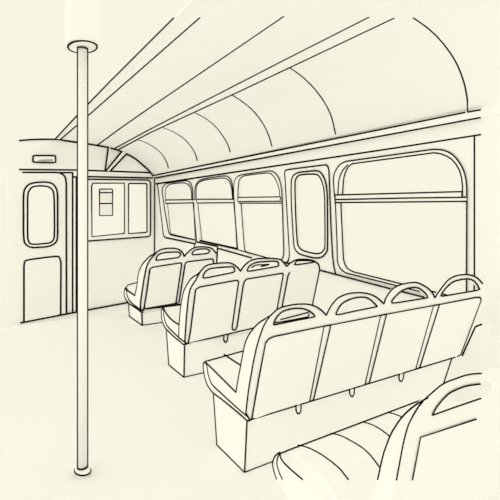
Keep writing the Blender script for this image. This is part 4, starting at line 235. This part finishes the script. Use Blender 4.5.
BENCH_NEAREST = dict(loc=(9650,8611,0),
  side=dict(f=[[(9650,13110,4442),(9650,13102,4345),(9650,13085,4284),(9650,13045,4236),(9650,12986,4203),(9650,12912,4178),(9650,12810,4159),(9650,12474,4131),(9650,12241,4123),(9650,11753,4123),(9650,11498,4137),(9650,10832,4196),(9650,10000,3875),(9650,8571,5051),(9650,8312,6165),(9650,8178,6692),(9650,8083,6989),(9650,7923,7393),(9650,7828,7587),(9650,7733,7755),(9650,7574,8013),(9650,7472,8157),(9650,7143,8536),(9650,6961,8711),(9650,6727,8913),(9650,6872,8760),(9650,7003,8580),(9650,7143,8324),(9650,7285,8036),(9650,7356,7846),(9650,7480,7381),(9650,7703,6278),(9650,7923,5319),(9650,8771,3924),(9650,8616,2952),(9650,10216,2889),(9650,12583,2873),(9650,12855,3064),(9650,13198,3237),(9650,13305,3301),(9650,13376,3357),(9650,13429,3413),(9650,13505,3523),(9650,13567,3634),(9650,13586,3692),(9650,13593,3753),(9650,13585,3821),(9650,13565,3894),(9650,13505,4032),(9650,13434,4143),(9650,13345,4243)]],t=(300,0,0),ink=[[(9650,13110,4442),(9650,13102,4345),(9650,13085,4284),(9650,13045,4236),(9650,12986,4203),(9650,12912,4178),(9650,12810,4159),(9650,12474,4131),(9650,11753,4123)],[(9650,8363,5936),(9650,8220,6533),(9650,8133,6844),(9650,7975,7270),(9650,7875,7497),(9650,7828,7587),(9650,7681,7843),(9650,7574,8013),(9650,7424,8218),(9650,7236,8437),(9650,7055,8624),(9650,6727,8913)],[(9650,13110,4442),(9650,13286,4299),(9650,13434,4143),(9650,13472,4090),(9650,13536,3966),(9650,13585,3821),(9650,13593,3753),(9650,13586,3692),(9650,13539,3579),(9650,13429,3413),(9650,13376,3357),(9650,13305,3301)],[(9650,13110,4426),(9650,13231,4224),(9650,13266,4150),(9650,13304,4021),(9650,13305,3898),(9650,13287,3839),(9650,13256,3781),(9650,13174,3671),(9650,13121,3616),(9650,12956,3480)],[(9650,7703,6278),(9650,7546,7077),(9650,7480,7381),(9650,7412,7653),(9650,7330,7927),(9650,7285,8036),(9650,7161,8289),(9650,7003,8580),(9650,6872,8760)]]),
  seats=[dict(f=[[(9950,13110,4385),(9950,12830,4465),(9950,12430,4555),(9950,11880,4590),(9950,11400,4570),(9950,11000,4480),(9950,9800,4050),(9950,9000,3800),(9950,8800,2900),(9950,10000,2900),(9950,12000,3100),(9950,12800,3500),(9950,13150,4000)]],t=(4480,0,0),ink=[[(9650,13110,4402),(14470,13110,4402)],[(10673,13286,4335),(10691,13099,4388),(10701,12849,4460),(10703,12630,4510),(10694,12402,4557),(10715,12199,4570),(10722,11981,4584),(10728,11763,4585),(10741,11386,4567),(10781,11132,4510),(10784,10997,4479),(10765,10618,4346)],[(12395,13227,4352),(12395,12812,4469),(12389,12615,4513),(12367,12386,4558),(12365,11841,4588),(12377,11586,4578),(12378,11339,4556),(12370,11124,4508),(12346,10918,4451),(12283,10534,4316)],[(14218,13198,4360),(14168,12751,4483),(14125,12519,4535),(14099,12305,4563),(14069,12091,4577),(14021,11868,4589),(13942,11457,4572)]]),
   dict(f=[[(14470,13110,4385),(14470,12830,4465),(14470,12430,4555),(14470,11880,4590),(14470,11400,4570),(14470,11000,4480),(14470,9800,4050),(14470,9000,3800),(14470,8800,2900),(14470,10000,2900),(14470,12000,3100),(14470,12800,3500),(14470,13150,4000)]],t=(4780,0,0),ink=[[(14470,13110,4402),(19290,13110,4402)],[(15864,13196,4361),(15814,12727,4488),(15733,12424,4555),(15726,12236,4567)]])],
  backs=[dict(f=[[(9645,8611,2958),(8979,8161,4602),(9722,7982,5257),(9650,7703,6278),(9546,7465,7148),(9517,7377,7467),(9508,7328,7646),(9509,7276,7839),(9519,7230,8005),(9543,7205,8099),(9679,7129,8376),(9770,7090,8516),(9817,7077,8567),(9870,7064,8611),(9944,7051,8660),(10058,7035,8719),(10425,6989,8888),(10592,6973,8944),(10740,6966,8971),(10925,6962,8987),(11599,6962,8985),(11846,6967,8966),(12193,6979,8922),(12622,7002,8838),(13350,6989,8888),(14050,7057,8638),(14350,7139,8338),(14550,7248,7938),(14550,8611,2960)],[(13069,7262,7888),(11649,7235,7987),(10572,7225,8022),(10649,7173,8213),(10778,7137,8346),(10863,7119,8412),(10957,7102,8473),(11039,7089,8522),(11156,7079,8559),(11371,7072,8583),(11628,7069,8593),(11881,7072,8582),(12154,7080,8555),(12793,7109,8447),(13450,7098,8487),(13850,7150,8297),(14050,7213,8067),(13750,7262,7888)]],t=(0,220,-130),ink=[[(9597,7661,6318),(9482,7391,7304),(9459,7313,7590),(9455,7262,7774),(9460,7211,7961),(9477,7176,8090),(9597,7104,8354)],[(9597,7104,8354),(9668,7070,8478),(9717,7051,8545),(9763,7038,8595),(9816,7026,8639),(9889,7012,8687),(10003,6996,8746),(10368,6950,8914),(10474,6940,8953),(10602,6931,8984),(10770,6925,9006),(10865,6923,9012),(11197,6925,9008),(11421,6923,9012),(11657,6926,9004),(11901,6933,8979),(12126,6941,8948),(12553,6964,8865)],[(10514,7186,8053),(10566,7147,8195),(10591,7134,8243),(10649,7115,8313),(10804,7080,8441),(10939,7056,8527),(11027,7044,8570),(11095,7040,8587),(11192,7036,8601),(11437,7031,8618),(11690,7031,8618),(11818,7034,8610),(12087,7041,8583),(12686,7068,8484)],[(10514,7186,8053),(11592,7200,8003),(12984,7222,7923)]],taper=0.965,n=(0,-9645,-2639),panel=dict(f=[[(9995,8525,3158),(10405,7748,5998),(10217,7351,7450),(13109,7430,7163),(14073,7427,7171),(14073,8525,3158)]],t=(0,29,8),ink=[[(10405,7748,5998),(10217,7351,7450),(13109,7430,7163)]]))])

# ------------------------------------------------------------------ the setting
RW = 0.8                                                   # the window wall is seen at a slant: its lines stand a little prouder
_vault = [Vector((p[0], 0, p[2])) * U for p in CEILING['f'][0]]
def vault_normal(p):
    best, n = 9e9, Vector((0, 0, -1))
    for a, b in zip(_vault, _vault[1:]):
        ab = b - a; t = max(0, min(1, (Vector((p.x, 0, p.z)) - a).dot(ab) / ab.length_squared))
        d = (Vector((p.x, 0, p.z)) - a - ab * t).length
        if d < best: best, n = d, Vector((-ab.z, 0, ab.x)).normalized()
    return n
structure(part('ceiling', CEILING, 'roof_lining', flat=vault_normal, rise=0.6))
structure(part('trim_1', TRIM_1, 'painted_wall', rise=RW))
structure(part('trim_2', TRIM_2, 'painted_wall'))
structure(part('trim_3', TRIM_3, 'painted_wall'))
structure(part('wall_right', WALL_RIGHT, 'painted_wall', rise=RW))
structure(part('wall_front', WALL_FRONT, 'painted_wall'))

# floor: level under the seats, then a ramp down to the low front entrance
FL = [(-6000, 2000, 0), (-6000, 58000, 0), (-6000, 89700, -7600), (-6000, 90500, -7600), (-6000, 90500, -8300), (-6000, 58000, -800), (-6000, 2000, -800)]
structure(part('floor', dict(f=[FL], t=(38800, 0, 0)), 'floor_lino'))
# dropped block of the roof that carries the pole
structure(part('trim_4', dict(f=[[(3700, 22700, 22362), (5100, 22700, 22362), (5100, 24100, 22362), (3700, 24100, 22362)]], t=(0, 0, 5200)), 'roof_lining'))

for i, w in enumerate((WINDOW_1, WINDOW_2, WINDOW_3, WINDOW_4, WINDOW_5, WINDOW_6), 1):
    root = structure(part('window_%d' % i, w.get('surround', w['frame']), 'window_rubber', None, Vector(), rise=RW if i < 6 else 0.3, weight=0.7 if i < 4 else 0.9))
    if 'surround' in w: part('window_frame', w['frame'], 'window_rubber', root, rise=RW)
    if 'transom' in w: part('transom', w['transom'], 'window_rubber', root, rise=RW, weight=0.7 if i < 4 else 0.9)
    for p in w['panes']: part('window_pane', p, 'glass', root)

door = structure(part('door_1', DOOR_1['leaf'], 'painted_wall'))
part('window_frame', DOOR_1['frame'], 'window_rubber', door)
for p in DOOR_1['panes']: part('window_pane', p, 'glass', door)
part('lower_panel', DOOR_1['panel'], 'painted_wall', door)

# ------------------------------------------------------------------ things on the front bulkhead
n = part('notice', NOTICE, 'paper', weight=0.8)
tag(n, 'small upright notice with two ruled lines stuck on the front bulkhead window', 'notice')
loc = Vector(INDICATOR['housing']['f'][0][0]) * U
lamp = empty('indicator_light', loc)
tag(lamp, 'small wide rounded indicator light with a grey streak above the front door', 'light')
part('housing', INDICATOR['housing'], 'painted_wall', lamp)
o = part('lens', INDICATOR['lens'], 'grey_lens', lamp); o['label'] = 'grey streak across the light'

# ------------------------------------------------------------------ grab pole
RIM = {k: [Vector(p) * U for p in v] for k, v in FLANGE_RIM.items()}                   # oval outlines of the two flanges
PB = sum(RIM['neck'], Vector()) / 40; PB.z = 0.0; R = 0.0238; TOP = 2.236
pole = empty('grab_pole', PB)
tag(pole, 'tall straight vertical grab pole with oval flanges standing alone in the left aisle', 'pole')
def rings(bm, loops, org):
    vs = [[bm.verts.new(p - org) for p in l] for l in loops]
    for p, q in zip(vs, vs[1:]):
        for k in range(len(p)):
            f = bm.faces.new((p[k], p[(k + 1) % len(p)], q[(k + 1) % len(p)], q[k])); f.smooth = True
    bm.faces.new(vs[0][::-1]); bm.faces.new(vs[-1])
def moved(loop, k, z):
    c = sum(loop, Vector()) / len(loop); return [Vector((c.x + (p.x - c.x) * k, c.y + (p.y - c.y) * k, z)) for p in loop]
bm = bmesh.new(); lathe(bm, [(R, 0.02), (R, TOP - 0.004)], PB, PB)
side = Vector((PB.y, -PB.x, 0)).normalized() * R
for sg in (-1, 1): tube(bm, [PB + side * sg - PB.normalized() * 0.005 + Vector((0, 0, z)) for z in (0.036, 0.6, 1.2, 1.8, TOP - 0.02)], PB)
tube(bm, [PB + Vector((0, 0, TOP - 0.018)) + Vector((math.cos(a) * R, math.sin(a) * R, 0)) for a in [k * math.pi / 24 for k in range(49)]], PB)
finish('pole', bm, 'pole_enamel', pole, PB)
bm = bmesh.new(); rings(bm, [moved(RIM['flange'], 0.45, TOP - 0.010), moved(RIM['flange'], 0.98, TOP - 0.004), moved(RIM['flange'], 1.0, TOP - 0.001)], PB)
tube(bm, RIM['flange'] + RIM['flange'][:1], PB)
finish('ceiling_flange', bm, 'pole_enamel', pole, PB)
bm = bmesh.new(); cl = RIM['collar']
rings(bm, [moved(cl, 0.8, 0.0), moved(cl, 0.94, 0.005), moved(cl, 1.0, 0.014), moved(cl, 0.95, 0.024), moved(cl, 0.8, 0.031), RIM['neck']], PB)
tube(bm, cl + cl[:1], PB); tube(bm, ring(PB, R + 0.001, 0.040), PB)
finish('floor_collar', bm, 'pole_enamel', pole, PB)

# ------------------------------------------------------------------ benches
def bench(d, label):
    root = empty('bench_seat', Vector(d['loc']) * U)
    tag(root, label, 'bench', 'rows of moulded passenger benches along the right wall')
    if 'ped' in d: part('pedestal', d['ped'], 'pedestal_paint', root, flat=False)
    part('side_panel', d['side'], 'seat_shell', root, rise=0.8)
    if 'end' in d: part('side_panel', d['end'], 'seat_shell', root)
    for i, s in enumerate(d['seats']):
        part('seat_cushion', [s] + ([d['crown']] if i == 0 and 'crown' in d else []), 'seat_vinyl', root, flat=False)
    backs = []
    for b in d['backs']:
        bo = part('backrest', b, 'seat_shell', root, rise=0.8)
        part('back_panel', b['panel'], 'seat_vinyl', bo, rise=0.7)
        backs.append(bo)
    for c in d.get('clips', ()): part('clip', c, 'seat_shell', root, rise=0.8)
    return root, backs

near, nb = bench(BENCH_NEAREST, 'nearest bench, cut off by the lower right corner, its curved ribbed cushions facing away')
second = dict(BENCH_NEAREST['backs'][0], ink=[])                                       # its second place, at the edge of the view
second['f'] = [[(p[0] + 4920, p[1], p[2]) for p in l] for l in second['f']]
pan = dict(second['panel'], ink=[]); pan['f'] = [[(p[0] + 4920, p[1], p[2]) for p in l] for l in pan['f']]
part('back_panel', pan, 'seat_vinyl', part('backrest', second, 'seat_shell', near))
part('pedestal', dict(f=[[(9900, 8700, 0), (9900, 12200, 0), (9900, 12200, 3000), (9900, 8700, 2600)]], t=(9000, 0, 0)), 'pedestal_paint', near)
bench(BENCH_FOUR, 'four-place bench, the longest row, under the big right window with four arched handles on top')
bench(BENCH_THREE, 'three-place bench in the middle, behind the four-place bench and before the smallest one')
bench(BENCH_FAR, 'smallest two-place bench, farthest back near the front bulkhead corner')

# ------------------------------------------------------------------ daylight: an overcast pale cream sky, its unseen left half brightened as added fill for the interior
FILL_DIR, FILL_FROM, FILL_TO, FILL_GAIN = (-1.0, 0.0, 0.0), 0.0, 0.6, 1.16
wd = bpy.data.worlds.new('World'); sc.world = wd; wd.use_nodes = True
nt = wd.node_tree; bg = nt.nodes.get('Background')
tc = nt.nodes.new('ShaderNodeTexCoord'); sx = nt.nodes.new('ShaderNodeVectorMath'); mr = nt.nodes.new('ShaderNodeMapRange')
sx.operation = 'DOT_PRODUCT'; sx.inputs[1].default_value = FILL_DIR
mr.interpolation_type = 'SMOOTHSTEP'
mr.inputs['From Min'].default_value = FILL_FROM; mr.inputs['From Max'].default_value = FILL_TO
mr.inputs['To Min'].default_value = 1.0; mr.inputs['To Max'].default_value = FILL_GAIN
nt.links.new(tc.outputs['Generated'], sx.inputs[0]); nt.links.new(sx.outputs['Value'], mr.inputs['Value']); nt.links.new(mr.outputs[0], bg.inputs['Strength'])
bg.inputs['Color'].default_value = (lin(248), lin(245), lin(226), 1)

# ------------------------------------------------------------------ camera
cam = bpy.data.cameras.new('camera'); co = bpy.data.objects.new('camera', cam); COL.objects.link(co)
co.location = (0, 0, 1.367); co.rotation_euler = (math.pi / 2, 0, -math.radians(32.3))
cam.sensor_width = 36; cam.lens = 36 * 423 / 500; cam.shift_y = -0.076; cam.clip_start = 0.05
sc.camera = co

sc.view_settings.view_transform = 'Standard'; sc.view_settings.look = 'None'
sc.view_settings.exposure = 0; sc.view_settings.gamma = 1; sc.view_settings.use_curve_mapping = False
cy = sc.cycles
cy.max_bounces = 64; cy.diffuse_bounces = 64; cy.glossy_bounces = 16; cy.transmission_bounces = 16; cy.transparent_max_bounces = 32
